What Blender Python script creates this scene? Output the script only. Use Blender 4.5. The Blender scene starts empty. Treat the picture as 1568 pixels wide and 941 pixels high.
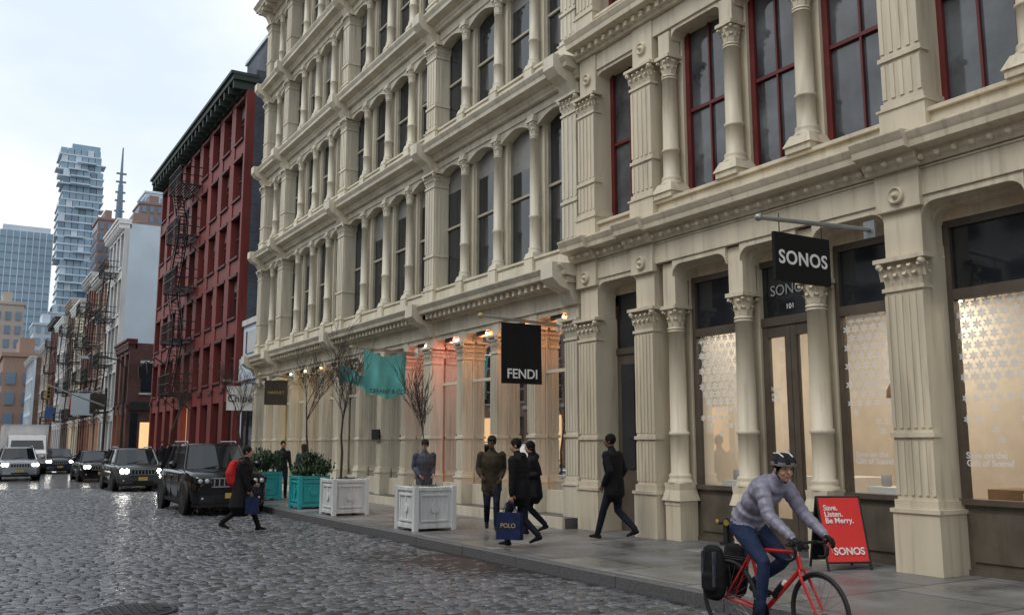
import bpy, math, random
import numpy as np
from mathutils import Vector, Matrix
R = random.Random(7)
sc = bpy.context.scene
rad = math.radians
# ------------------------------------------------------------------ materials
M = {}
def nodes(m):
    m.use_nodes = True
    nt = m.node_tree
    return nt, nt.nodes["Principled BSDF"]
def coords(nt, kind="Object"):
    return nt.nodes.new("ShaderNodeTexCoord").outputs[kind]
def mat(name, col, rough=0.6, metal=0.0, var=0.25, scale=3.0, bump=0.0, bscale=30.0, streak=False,
        rvar=0.1, island=0.0, spec=None, grime=0.0):
    m = bpy.data.materials.new(name); M[name] = m
    nt, b = nodes(m)
    L = nt.links.new
    o = coords(nt)
    n1 = nt.nodes.new("ShaderNodeTexNoise"); n1.inputs["Scale"].default_value = scale
    n1.inputs["Detail"].default_value = 4
    src = o
    if streak:
        mp = nt.nodes.new("ShaderNodeMapping"); mp.inputs["Scale"].default_value = (1.6, 1.6, 0.22)
        L(o, mp.inputs["Vector"]); src = mp.outputs["Vector"]
    L(src, n1.inputs["Vector"])
    r = nt.nodes.new("ShaderNodeMapRange")
    r.inputs["From Min"].default_value = 0.3; r.inputs["From Max"].default_value = 0.7
    L(n1.outputs["Fac"], r.inputs["Value"])
    mx = nt.nodes.new("ShaderNodeMix"); mx.data_type = 'RGBA'
    mx.inputs["A"].default_value = (*[c*(1-var) for c in col], 1); mx.inputs["B"].default_value = (*[min(1, c*(1+var*0.25)) for c in col], 1)
    L(r.outputs["Result"], mx.inputs["Factor"])
    out = mx.outputs["Result"]
    if grime > 0:
        mp2 = nt.nodes.new("ShaderNodeMapping"); mp2.inputs["Scale"].default_value = (9, 9, 0.9); L(o, mp2.inputs["Vector"])
        n4 = nt.nodes.new("ShaderNodeTexNoise"); n4.inputs["Scale"].default_value = 1.0; n4.inputs["Detail"].default_value = 5; L(mp2.outputs[0], n4.inputs["Vector"])
        r4 = nt.nodes.new("ShaderNodeMapRange"); r4.inputs["From Min"].default_value = .52; r4.inputs["From Max"].default_value = .72; r4.inputs["To Max"].default_value = grime
        L(n4.outputs["Fac"], r4.inputs["Value"])
        m4 = nt.nodes.new("ShaderNodeMix"); m4.data_type = 'RGBA'; L(r4.outputs[0], m4.inputs["Factor"]); L(out, m4.inputs["A"])
        m4.inputs["B"].default_value = (col[0]*.42, col[1]*.38, col[2]*.33, 1); out = m4.outputs["Result"]
    if island > 0:
        g = nt.nodes.new("ShaderNodeNewGeometry")
        hs = nt.nodes.new("ShaderNodeHueSaturation")
        mr = nt.nodes.new("ShaderNodeMapRange"); mr.inputs["To Min"].default_value = 1-island; mr.inputs["To Max"].default_value = 1+island
        L(g.outputs["Random Per Island"], mr.inputs["Value"]); L(mr.outputs["Result"], hs.inputs["Value"])
        L(out, hs.inputs["Color"]); out = hs.outputs["Color"]
    L(out, b.inputs["Base Color"])
    rr = nt.nodes.new("ShaderNodeMapRange")
    rr.inputs["To Min"].default_value = max(0.02, rough-rvar); rr.inputs["To Max"].default_value = min(1, rough+rvar)
    L(n1.outputs["Fac"], rr.inputs["Value"]); L(rr.outputs["Result"], b.inputs["Roughness"])
    b.inputs["Metallic"].default_value = metal
    if spec is not None: b.inputs["Specular IOR Level"].default_value = spec
    if bump > 0:
        n3 = nt.nodes.new("ShaderNodeTexNoise"); n3.inputs["Scale"].default_value = bscale; n3.inputs["Detail"].default_value = 3
        bp = nt.nodes.new("ShaderNodeBump"); bp.inputs["Strength"].default_value = bump; bp.inputs["Distance"].default_value = 0.02
        L(o, n3.inputs["Vector"]); L(n3.outputs["Fac"], bp.inputs["Height"]); L(bp.outputs["Normal"], b.inputs["Normal"])
    return m
def brickmat(name, c1, c2, mortar, bw=0.22, bh=0.075, ms=0.012, rough=0.8, flat=False, bump=0.4, stain=0.5):
    m = bpy.data.materials.new(name); M[name] = m
    nt, b = nodes(m); L = nt.links.new
    o = coords(nt)
    sp = nt.nodes.new("ShaderNodeSeparateXYZ"); L(o, sp.inputs[0])
    cb = nt.nodes.new("ShaderNodeCombineXYZ")
    if flat:
        L(sp.outputs["X"], cb.inputs["X"]); L(sp.outputs["Y"], cb.inputs["Y"])
    else:
        ad = nt.nodes.new("ShaderNodeMath"); L(sp.outputs["X"], ad.inputs[0]); L(sp.outputs["Y"], ad.inputs[1])
        L(ad.outputs[0], cb.inputs["X"]); L(sp.outputs["Z"], cb.inputs["Y"])
    bt = nt.nodes.new("ShaderNodeTexBrick"); L(cb.outputs[0], bt.inputs["Vector"])
    bt.inputs["Scale"].default_value = 1.0
    bt.inputs["Color1"].default_value = (*c1, 1); bt.inputs["Color2"].default_value = (*c2, 1); bt.inputs["Mortar"].default_value = (*mortar, 1)
    bt.inputs["Brick Width"].default_value = bw; bt.inputs["Row Height"].default_value = bh; bt.inputs["Mortar Size"].default_value = ms
    bt.inputs["Mortar Smooth"].default_value = 0.3
    n1 = nt.nodes.new("ShaderNodeTexNoise"); n1.inputs["Scale"].default_value = 0.6; n1.inputs["Detail"].default_value = 6
    L(o, n1.inputs["Vector"])
    mr = nt.nodes.new("ShaderNodeMapRange"); mr.inputs["From Min"].default_value = .3; mr.inputs["From Max"].default_value = .7
    mr.inputs["To Min"].default_value = 1-stain; mr.inputs["To Max"].default_value = 1.1
    L(n1.outputs["Fac"], mr.inputs["Value"])
    hs = nt.nodes.new("ShaderNodeHueSaturation"); L(bt.outputs["Color"], hs.inputs["Color"]); L(mr.outputs["Result"], hs.inputs["Value"])
    L(hs.outputs["Color"], b.inputs["Base Color"]); b.inputs["Roughness"].default_value = rough
    bp = nt.nodes.new("ShaderNodeBump"); bp.invert = True; bp.inputs["Strength"].default_value = bump; bp.inputs["Distance"].default_value = 0.02
    L(bt.outputs["Fac"], bp.inputs["Height"]); L(bp.outputs["Normal"], b.inputs["Normal"])
    return m
def glassmat(name, tint=(0.95, 0.965, 0.965)):
    m = bpy.data.materials.new(name); M[name] = m
    m.use_nodes = True; nt = m.node_tree; nt.nodes.clear(); L = nt.links.new
    o = nt.nodes.new("ShaderNodeOutputMaterial"); mx = nt.nodes.new("ShaderNodeMixShader")
    t = nt.nodes.new("ShaderNodeBsdfTransparent"); t.inputs[0].default_value = (*tint, 1)
    g = nt.nodes.new("ShaderNodeBsdfGlossy"); g.inputs["Roughness"].default_value = 0.02
    f = nt.nodes.new("ShaderNodeFresnel"); f.inputs["IOR"].default_value = 1.36
    L(f.outputs[0], mx.inputs[0]); L(t.outputs[0], mx.inputs[1]); L(g.outputs[0], mx.inputs[2]); L(mx.outputs[0], o.inputs[0])
def emat(name, col, s, sample=True):
    m = bpy.data.materials.new(name); M[name] = m
    m.use_nodes = True; nt = m.node_tree; nt.nodes.clear()
    o = nt.nodes.new("ShaderNodeOutputMaterial"); e = nt.nodes.new("ShaderNodeEmission")
    e.inputs[0].default_value = (*col, 1); e.inputs[1].default_value = s
    nt.links.new(e.outputs[0], o.inputs[0])
    if not sample: m.cycles.emission_sampling = 'NONE'

mat("cream_iron", (0.67, 0.59, 0.445), .5, var=.22, scale=1.3, streak=True, bump=.1, bscale=60, grime=.4)
mat("cream_iron_b", (0.675, 0.615, 0.485), .5, var=.24, scale=1.1, streak=True, bump=.1, bscale=50, grime=.4)
mat("stone_white", (0.6, 0.6, 0.58), .7, var=.3, scale=1.5, streak=True)
mat("brown_frame", (0.10, 0.08, 0.06), .45, var=.3)
mat("bulkhead", (0.12, 0.1, 0.075), .5, var=.35, grime=.4)
mat("red_frame", (0.13, 0.014, 0.012), .45, var=.3)
mat("dark_glass", (0.02, 0.024, 0.03), .06, var=.5, scale=.8, rvar=.03, spec=.8)
mat("grey_glass", (0.09, 0.1, 0.108), .08, var=.75, scale=1.6, rvar=.05, spec=.9)
mat("shade", (0.2, 0.195, 0.18), .35, var=.3, spec=.8)
mat("sash", (0.4, 0.365, 0.285), .5)
mat("black_metal", (0.012, 0.012, 0.013), .4, var=.3)
mat("dark_iron", (0.018, 0.02, 0.02), .55, var=.3)
mat("black_sign", (0.006, 0.006, 0.007), .7, var=.15, spec=.3)
mat("white_paint", (0.8, 0.8, 0.78), .5, var=.08)
mat("white_planter", (0.66, 0.67, 0.67), .5, var=.22, scale=4, streak=True, grime=.35)
mat("teal_planter", (0.025, 0.36, 0.38), .45, var=.2, scale=4)
mat("teal_cloth", (0.13, 0.46, 0.43), .75, var=.35, scale=2)
mat("teal_text", (0.02, 0.09, 0.09), .7)
mat("steel", (0.5, 0.5, 0.5), .3, metal=1, var=.1)
mat("galv", (0.35, 0.36, 0.37), .45, metal=.6, var=.2)
mat("granite", (0.12, 0.12, 0.122), .55, var=.4, scale=25, bump=.2, bscale=80)
mat("soil", (0.03, 0.022, 0.015), .95)
mat("leaf", (0.035, 0.075, 0.03), .55, var=.4, island=.55)
mat("bark", (0.05, 0.038, 0.03), .9, var=.4, scale=20)
mat("interior_warm", (0.72, 0.6, 0.44), .7, var=.15)
mat("interior_pale", (0.78, 0.74, 0.66), .7, var=.1)
mat("interior_orange", (0.75, 0.36, 0.16), .6, var=.3, scale=1.5)
mat("interior_dark", (0.1, 0.085, 0.07), .7)
mat("wood_floor", (0.3, 0.19, 0.11), .4, var=.3)
mat("wood_shelf", (0.26, 0.17, 0.1), .5, var=.3)
mat("steel_plate", (0.12, 0.12, 0.125), .45, metal=.3, var=.3, scale=5)
mat("red_sign", (0.72, 0.03, 0.025), .45, var=.06)
mat("red_iron", (0.2, 0.03, 0.024), .6, var=.35, scale=.8, streak=True, grime=.5)
mat("red_iron_dark", (0.1, 0.018, 0.015), .6, var=.3)
mat("green_cornice", (0.03, 0.05, 0.04), .6, var=.3)
mat("yellow", (0.4, 0.27, 0.04), .5)
mat("gold_text", (0.5, 0.38, 0.18), .5)
mat("dark_brown_sign", (0.05, 0.04, 0.03), .6)
mat("grey_speaker", (0.35, 0.35, 0.35), .6)
mat("blue_art", (0.05, 0.12, 0.3), .6)
mat("pink_paper", (0.7, 0.42, 0.45), .7)
mat("asphalt_far", (0.06, 0.06, 0.06), .6, var=.3)
mat("mortar", (0.022, 0.022, 0.023), .5, var=.4, scale=8, bump=.3)
mat("ground_mat", (0.1, 0.1, 0.1), .9)
mat("tan_far", (0.33, 0.22, 0.17), .8, var=.2)
mat("pale_wall", (0.55, 0.64, 0.71), .7, var=.12, scale=.4)
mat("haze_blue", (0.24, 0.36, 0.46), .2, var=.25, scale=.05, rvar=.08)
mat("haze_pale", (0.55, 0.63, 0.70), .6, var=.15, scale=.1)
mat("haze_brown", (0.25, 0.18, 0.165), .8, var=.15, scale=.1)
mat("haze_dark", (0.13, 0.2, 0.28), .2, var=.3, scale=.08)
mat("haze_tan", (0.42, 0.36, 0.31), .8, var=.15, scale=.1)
brickmat("blue_brick", (0.075, 0.09, 0.12), (0.11, 0.13, 0.165), (0.13, 0.14, 0.165), stain=.5)
brickmat("red_brick", (0.2, 0.06, 0.045), (0.26, 0.085, 0.06), (0.17, 0.12, 0.1))
brickmat("brown_brick", (0.15, 0.085, 0.065), (0.2, 0.115, 0.085), (0.14, 0.12, 0.1))
brickmat("corner_brick", (0.13, 0.045, 0.04), (0.17, 0.06, 0.05), (0.09, 0.07, 0.06))
brickmat("road_far_setts", (0.1, 0.104, 0.112), (0.155, 0.157, 0.168), (0.035, 0.035, 0.035), bw=.2, bh=.115, ms=.012, rough=.2, flat=True, bump=.35, stain=.35)
glassmat("shop_glass")
emat("lamp_sonos", (1, 0.84, 0.66), 14.0)
emat("added_soffit_orange", (1, 0.38, 0.13), 70.0)  # emitters for the invented soffit fittings that tint the columns
emat("added_soffit_pink", (1, 0.27, 0.20), 75.0)
emat("added_soffit_warm", (1, 0.66, 0.30), 22.0)
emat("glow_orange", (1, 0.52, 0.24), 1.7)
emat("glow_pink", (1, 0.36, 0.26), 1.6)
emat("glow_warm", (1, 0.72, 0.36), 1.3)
emat("headlight_on", (1.0, 0.97, 0.9), 60.0)
emat("headlight_dim", (1.0, 0.95, 0.85), 14.0, False)
emat("lamp_dim", (1, .62, .3), 1.1, False)
mat("cobble", (0.128, 0.131, 0.143), .25, var=.45, scale=7, bump=.22, bscale=45, island=.48, rvar=.2)
def sidewalk_mat():
    m = bpy.data.materials.new("sidewalk_mat"); M["sidewalk_mat"] = m
    nt, b = nodes(m); L = nt.links.new; o = coords(nt)
    mp = nt.nodes.new("ShaderNodeMapping"); mp.inputs["Location"].default_value = (.37, .3, 0); L(o, mp.inputs[0])
    bt = nt.nodes.new("ShaderNodeTexBrick"); L(mp.outputs[0], bt.inputs["Vector"]); bt.offset = 0.35
    bt.inputs["Scale"].default_value = 1
    bt.inputs["Color1"].default_value = (.14, .14, .142, 1); bt.inputs["Color2"].default_value = (.22, .215, .205, 1); bt.inputs["Mortar"].default_value = (.03, .03, .03, 1)
    bt.inputs["Brick Width"].default_value = 1.7; bt.inputs["Row Height"].default_value = 1.45; bt.inputs["Mortar Size"].default_value = .016
    n = nt.nodes.new("ShaderNodeTexNoise"); n.inputs["Scale"].default_value = 1.3; n.inputs["Detail"].default_value = 7; L(o, n.inputs[0])
    mr = nt.nodes.new("ShaderNodeMapRange"); mr.inputs["From Min"].default_value = .3; mr.inputs["From Max"].default_value = .7
    mr.inputs["To Min"].default_value = .5; mr.inputs["To Max"].default_value = 1.2; L(n.outputs[0], mr.inputs[0])
    hs = nt.nodes.new("ShaderNodeHueSaturation"); L(bt.outputs[0], hs.inputs["Color"]); L(mr.outputs[0], hs.inputs["Value"])
    v = nt.nodes.new("ShaderNodeTexVoronoi"); v.inputs["Scale"].default_value = 3.1; L(o, v.inputs[0])
    gm = nt.nodes.new("ShaderNodeMapRange"); gm.inputs["From Min"].default_value = .03; gm.inputs["From Max"].default_value = .06
    gm.inputs["To Min"].default_value = .45; gm.inputs["To Max"].default_value = 1; L(v.outputs["Distance"], gm.inputs[0])
    h2 = nt.nodes.new("ShaderNodeHueSaturation"); L(hs.outputs[0], h2.inputs["Color"]); L(gm.outputs[0], h2.inputs["Value"])
    L(h2.outputs[0], b.inputs["Base Color"])
    r2 = nt.nodes.new("ShaderNodeMapRange"); r2.inputs["From Min"].default_value = .3; r2.inputs["From Max"].default_value = .7; r2.inputs["To Min"].default_value = .2; r2.inputs["To Max"].default_value = .65; L(n.outputs[0], r2.inputs[0]); L(r2.outputs[0], b.inputs["Roughness"])
    n3 = nt.nodes.new("ShaderNodeTexNoise"); n3.inputs["Scale"].default_value = 40; L(o, n3.inputs[0])
    bp = nt.nodes.new("ShaderNodeBump"); bp.inputs["Strength"].default_value = .15; bp.inputs["Distance"].default_value = .01
    L(n3.outputs[0], bp.inputs["Height"]); L(bp.outputs[0], b.inputs["Normal"])
sidewalk_mat()

# ------------------------------------------------------------------ mesh builder
def empty(name, loc=(0, 0, 0), rz=0.0):
    e = bpy.data.objects.new(name, None); sc.collection.objects.link(e)
    e.location = loc; e.rotation_euler = (0, 0, rz); e.empty_display_size = .3
    return e
class MB:
    def __init__(s): s.v = []; s.f = []; s.m = []; s.s = []
    def add(s, vs, fs, m, sm=False):
        o = len(s.v); s.v.extend(vs)
        for f in fs:
            s.f.append([i+o for i in f]); s.m.append(m); s.s.append(sm)
    def box(s, x0, x1, y0, y1, z0, z1, m):
        if x0 > x1: x0, x1 = x1, x0
        if y0 > y1: y0, y1 = y1, y0
        if z0 > z1: z0, z1 = z1, z0
        s.add([(x0,y0,z0),(x1,y0,z0),(x1,y1,z0),(x0,y1,z0),(x0,y0,z1),(x1,y0,z1),(x1,y1,z1),(x0,y1,z1)],
              [(0,3,2,1),(4,5,6,7),(0,1,5,4),(1,2,6,5),(2,3,7,6),(3,0,4,7)], m)
    def tbox(s, cx, cy, z0, z1, ax, ay, bx, by, m):
        s.add([(cx-ax,cy-ay,z0),(cx+ax,cy-ay,z0),(cx+ax,cy+ay,z0),(cx-ax,cy+ay,z0),(cx-bx,cy-by,z1),(cx+bx,cy-by,z1),(cx+bx,cy+by,z1),(cx-bx,cy+by,z1)],
              [(0,3,2,1),(4,5,6,7),(0,1,5,4),(1,2,6,5),(2,3,7,6),(3,0,4,7)], m)
    def prism(s, poly, axis, a0, a1, m, sm=False):
        def P(a, p):
            return (a, p[0], p[1]) if axis == 'x' else ((p[0], a, p[1]) if axis == 'y' else (p[0], p[1], a))
        n = len(poly)
        vs = [P(a0, p) for p in poly]+[P(a1, p) for p in poly]
        fs = [tuple(range(n)), tuple(range(2*n-1, n-1, -1))]
        s.add(vs, fs, m)
        o = len(s.v)-2*n
        for i in range(n):
            j = (i+1) % n
            s.f.append([o+i, o+n+i, o+n+j, o+j]); s.m.append(m); s.s.append(sm)
    def lathe(s, c, prof, n, m, axis='z', sm=True, ph=0.0):
        vs = []; fs = []
        for (r, h) in prof:
            for k in range(n):
                a = 2*math.pi*k/n+ph; u = r*math.cos(a); w = r*math.sin(a)
                if axis == 'z': vs.append((c[0]+u, c[1]+w, c[2]+h))
                elif axis == 'x': vs.append((c[0]+h, c[1]+u, c[2]+w))
                else: vs.append((c[0]+u, c[1]+h, c[2]+w))
        for i in range(len(prof)-1):
            for k in range(n):
                k2 = (k+1) % n
                fs.append((i*n+k, i*n+k2, (i+1)*n+k2, (i+1)*n+k))
        s.add(vs, fs, m, sm)
        s.add(vs[:n], [tuple(range(n-1, -1, -1))], m); s.add(vs[-n:], [tuple(range(n))], m)
    def ball(s, c, r, m, n=8, sz=1.0):
        s.lathe((c[0], c[1], c[2]), [(max(.0005, r*math.sin(math.pi*i/n)), -r*sz*math.cos(math.pi*i/n)) for i in range(n+1)], n+2, m)
    def tube(s, a, b, ra, rb, m, n=6, sm=True):
        a = Vector(a); b = Vector(b); d = (b-a)
        if d.length < 1e-6: return
        d.normalize(); u = d.orthogonal().normalized(); w = d.cross(u)
        vs = []
        for (c, r) in ((a, ra), (b, rb)):
            for k in range(n):
                t = 2*math.pi*k/n; vs.append(tuple(c+(u*math.cos(t)+w*math.sin(t))*r))
        fs = [(k, (k+1) % n, n+(k+1) % n, n+k) for k in range(n)]
        s.add(vs, fs, m, sm); s.add(vs[:n], [tuple(range(n-1, -1, -1))], m); s.add(vs[n:], [tuple(range(n))], m)
    def path(s, pts, r, m, n=6):
        for i in range(len(pts)-1):
            ra = r[i] if isinstance(r, list) else r; rb = r[i+1] if isinstance(r, list) else r
            s.tube(pts[i], pts[i+1], ra, rb, m, n)
            if i > 0: s.ball(pts[i], ra*.99, m, 5)
    def obj(s, name, parent=None, bevel=0.0, recalc=True):
        me = bpy.data.meshes.new(name); me.from_pydata(s.v, [], s.f)
        names = []
        for x in s.m:
            if x not in names: names.append(x)
        for x in names: me.materials.append(M[x])
        idx = {x: i for i, x in enumerate(names)}
        me.polygons.foreach_set("material_index", [idx[x] for x in s.m])
        me.polygons.foreach_set("use_smooth", s.s)
        me.update()
        if recalc:
            import bmesh
            bm = bmesh.new(); bm.from_mesh(me); bmesh.ops.recalc_face_normals(bm, faces=bm.faces); bm.to_mesh(me); bm.free()
        o = bpy.data.objects.new(name, me); sc.collection.objects.link(o)
        if parent: o.parent = parent
        if bevel > 0:
            bv = o.modifiers.new("bevel", 'BEVEL'); bv.width = bevel; bv.segments = 1; bv.limit_method = 'ANGLE'; bv.angle_limit = rad(40)
        return o
def text(body, size, loc, rot, m, parent, name="lettering", ext=.002, align='CENTER', bold=0.0, sx=1.0, spacing=1.0):
    c = bpy.data.curves.new(name, "FONT"); c.body = body; c.size = size; c.extrude = ext; c.align_x = align; c.offset = bold
    c.space_character = spacing; c.space_line = .85
    t = bpy.data.objects.new(name+"_tmp", c); sc.collection.objects.link(t)
    bpy.context.view_layer.update()
    me = bpy.data.meshes.new_from_object(t.evaluated_get(bpy.context.evaluated_depsgraph_get()))
    bpy.data.objects.remove(t)
    me.materials.clear(); me.materials.append(M[m])
    o = bpy.data.objects.new(name, me); sc.collection.objects.link(o)
    o.location = loc; o.rotation_euler = rot; o.scale = (sx, 1, 1)
    if parent: o.parent = parent
    return o
ROT_S = (rad(90), 0, 0)           # faces -Y
ROT_F = (rad(90), 0, rad(-90))    # faces -X

# ------------------------------------------------------------------ architectural pieces
def leaf_strip(mb, cx, cy, a, r, z0, z1, w, m, curl):
    ca, sa = math.cos(a), math.sin(a); px, py = -sa, ca
    pr = [(r, z0, w), (r*1.08, z0+(z1-z0)*.6, w*.95), (r*1.25+curl, z1, w*.6), (r*1.3+curl, z0+(z1-z0)*.82, w*.3)]
    vs = []
    for (rr, z, ww) in pr:
        vs.append((cx+ca*rr+px*ww, cy+sa*rr+py*ww, z)); vs.append((cx+ca*rr-px*ww, cy+sa*rr-py*ww, z))
    mb.add(vs, [(0, 1, 3, 2), (2, 3, 5, 4), (4, 5, 7, 6)], m)
def cap_round(mb, cx, cy, z0, z1, r, m):
    h = z1-z0
    mb.lathe((cx, cy, z0), [(r*1.12, 0), (r*1.12, h*.06), (r*.98, h*.1), (r*1.0, h*.5), (r*1.25, h*.82), (r*1.25, h*.84)], 12, m)
    for k in range(8):
        leaf_strip(mb, cx, cy, k*math.pi/4, r*1.0, z0+h*.1, z0+h*.46, r*.36, m, r*.12)
        leaf_strip(mb, cx, cy, (k+.5)*math.pi/4, r*1.02, z0+h*.3, z0+h*.72, r*.34, m, r*.18)
    for sx in (-1, 1):
        for sy in (-1, 1):
            mb.ball((cx+sx*r*1.12, cy+sy*r*1.12, z0+h*.74), r*.24, m, 6)
    q = r*1.42
    mb.box(cx-q, cx+q, cy-q, cy+q, z0+h*.84, z1-.001, m)
def col_round(mb, cx, cy, z0, z1, zc, r, m, n=16):
    h = z1-z0
    mb.lathe((cx, cy, z0), [(r*1.4, 0), (r*1.4, .05), (r*1.2, .07), (r*1.3, .11), (r*1.25, .14), (r*1.05, .17), (r*1.04, h*.30),
                            (r*1.16, h*.305), (r*1.16, h*.325), (r*1.0, h*.33), (r*.98, h*.6), (r*.9, h-.06), (r*1.02, h-.055), (r*1.02, h-.03), (r*.9, h-.025), (r*.9, h)], n, m)
    cap_round(mb, cx, cy, z1-.002, zc, r*.92, m)
def pilaster(mb, x0, x1, y0, y1, z0, z1, zc, m, flutes=6, side=True, base=.9):
    mb.box(x0-.05, x1, y0-.05, y1+.05, z0, z0+base*.88, m)
    mb.box(x0-.075, x1, y0-.075, y1+.075, z0+base*.88, z0+base*.94, m)
    mb.box(x0-.03, x1, y0-.03, y1+.03, z0+base*.94, z0+base+.06, m)
    zb = z0+base+.06
    mb.box(x0, x1, y0, y1, zb, zc, m)
    zm = zb+(z1-zb)*.30
    xe = x1 if side else x0+.16
    mb.box(x0-.035, xe, y0-.035, y1+.035, zm-.03, zm+.03, m)
    w = (y1-y0)/(flutes*2+1)
    for (a, b) in ((zb+.06, zm-.08), (zm+.09, z1-.08)):
        for k in range(flutes+1):
            yy = y0+w*2*k
            mb.box(x0-.018, x0+.01, yy+.002, yy+w-.002, a, b, m)
        if side:
            for k in range(2):
                xx = x0+.03+k*.1
                mb.box(xx, xx+.05, y0-.012, y0+.01, a, b, m)
    h = zc-z1
    mb.box(x0-.03, xe, y0-.03, y1+.03, z1-.03, z1+.02, m)
    for row, zz in ((0, z1+.02), (1, z1+h*.3)):
        nk = 4
        for k in range(nk+row):
            yy = y0+(y1-y0)*(k+.5-row*.5)/nk
            ww = (y1-y0)/nk*.42
            vs = []
            for (dx, z, s) in ((.004, zz, 1), (.03, zz+h*.25, 1), (.075, zz+h*.42, .6), (.085, zz+h*.34, .3)):
                vs += [(x0-dx, yy-ww*s, z), (x0-dx, yy+ww*s, z)]
            mb.add(vs, [(0, 1, 3, 2), (2, 3, 5, 4), (4, 5, 7, 6)], m)
            if not side and k > 0: continue
            xx = x0+(min(x1-x0, .45) if side else .28)*(k+.5-row*.5)/nk
            vs = []
            for (dx, z, s) in ((.004, zz, 1), (.03, zz+h*.25, 1), (.075, zz+h*.42, .6), (.085, zz+h*.34, .3)):
                vs += [(xx-.045*s, y0-dx, z), (xx+.045*s, y0-dx, z)]
            mb.add(vs, [(0, 1, 3, 2), (2, 3, 5, 4), (4, 5, 7, 6)], m)
    for yy in (y0-.03, y1+.03):
        mb.ball((x0-.05, yy, z1+h*.76), .055, m, 6)
    mb.box(x0-.1, xe, y0-.1, y1+.1, z1+h*.86, zc-.001, m)
def header(mb, y0, y1, zb, zt, rc, x0, x1, m, n=5):
    p = [(y0, zt), (y0, zb-rc)]
    for i in range(1, n+1):
        a = math.pi/2*i/n
        p.append((y0+rc-rc*math.cos(a), zb-rc+rc*math.sin(a)))
    for i in range(n+1):
        a = math.pi/2*(1-i/n)
        p.append((y1-rc+rc*math.cos(a), zb-rc+rc*math.sin(a)))
    p.append((y1, zt))
    mb.prism(p, 'x', x0, x1, m)
def arch_header(mb, y0, y1, zs, rise, zt, x0, x1, m, n=8):
    p = [(y0, zt), (y0, zs)]
    for i in range(1, n):
        t = i/n; p.append((y0+(y1-y0)*t, zs+rise*math.sin(math.pi*t)))
    p += [(y1, zs), (y1, zt)]
    mb.prism(p, 'x', x0, x1, m)
def cornice(mb, F, y0, y1, z0, z1, proj, m):
    h = z1-z0
    p = [(F+.3, z0), (F-.03, z0), (F-.05, z0+h*.12), (F-.09, z0+h*.2), (F-.1, z0+h*.38), (F-proj*.8, z0+h*.46), (F-proj*.84, z0+h*.66),
         (F-proj*.9, z0+h*.74), (F-proj, z0+h*.9), (F-proj, z0+h*.96), (F-proj*.6, z1), (F+.3, z1)]
    mb.prism(p, 'y', y0, y1, m)
def roundel(mb, F, y, z, r, m):
    mb.lathe((F+.02, y, z), [(r, 0), (r, -.06), (r*.8, -.075), (r*.72, -.05), (r*.35, -.045), (r*.3, -.09), (r*.02, -.1)], 16, m, 'x')
def sash_window(mb, y0, y1, z0, z1, X, fm, gm, t=.07, mid=True, mull=False, shade=None):
    mb.box(X-.06, X+.05, y0, y0+t, z0, z1, fm); mb.box(X-.06, X+.05, y1-t, y1, z0, z1, fm)
    mb.box(X-.058, X+.05, y0+t, y1-t, z0, z0+t, fm); mb.box(X-.058, X+.05, y0+t, y1-t, z1-t, z1, fm)
    zm = (z0+z1)/2
    if mid: mb.box(X-.045, X+.05, y0+t, y1-t, zm-.03, zm+.03, fm)
    if mull: mb.box(X-.04, X+.05, (y0+y1)/2-.018, (y0+y1)/2+.018, z0+t, z1-t, fm)
    zz = z1-t
    if shade:
        zs = z1-(z1-z0)*shade
        mb.box(X+.01, X+.03, y0+t, y1-t, zs, z1-t, "shade"); zz = zs
    for (a, b) in ((z0+t, min(zm, zz)), (min(zm, zz), zz)):
        if b-a < .05: continue
        d = R.uniform(-.006, .006); e = R.uniform(-.006, .006)
        mb.add([(X+.012+d, y0+t, a), (X+.012+e, y1-t, a), (X+.012-d, y1-t, b), (X+.012-e, y0+t, b)], [(0, 1, 2, 3)], gm)

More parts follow.
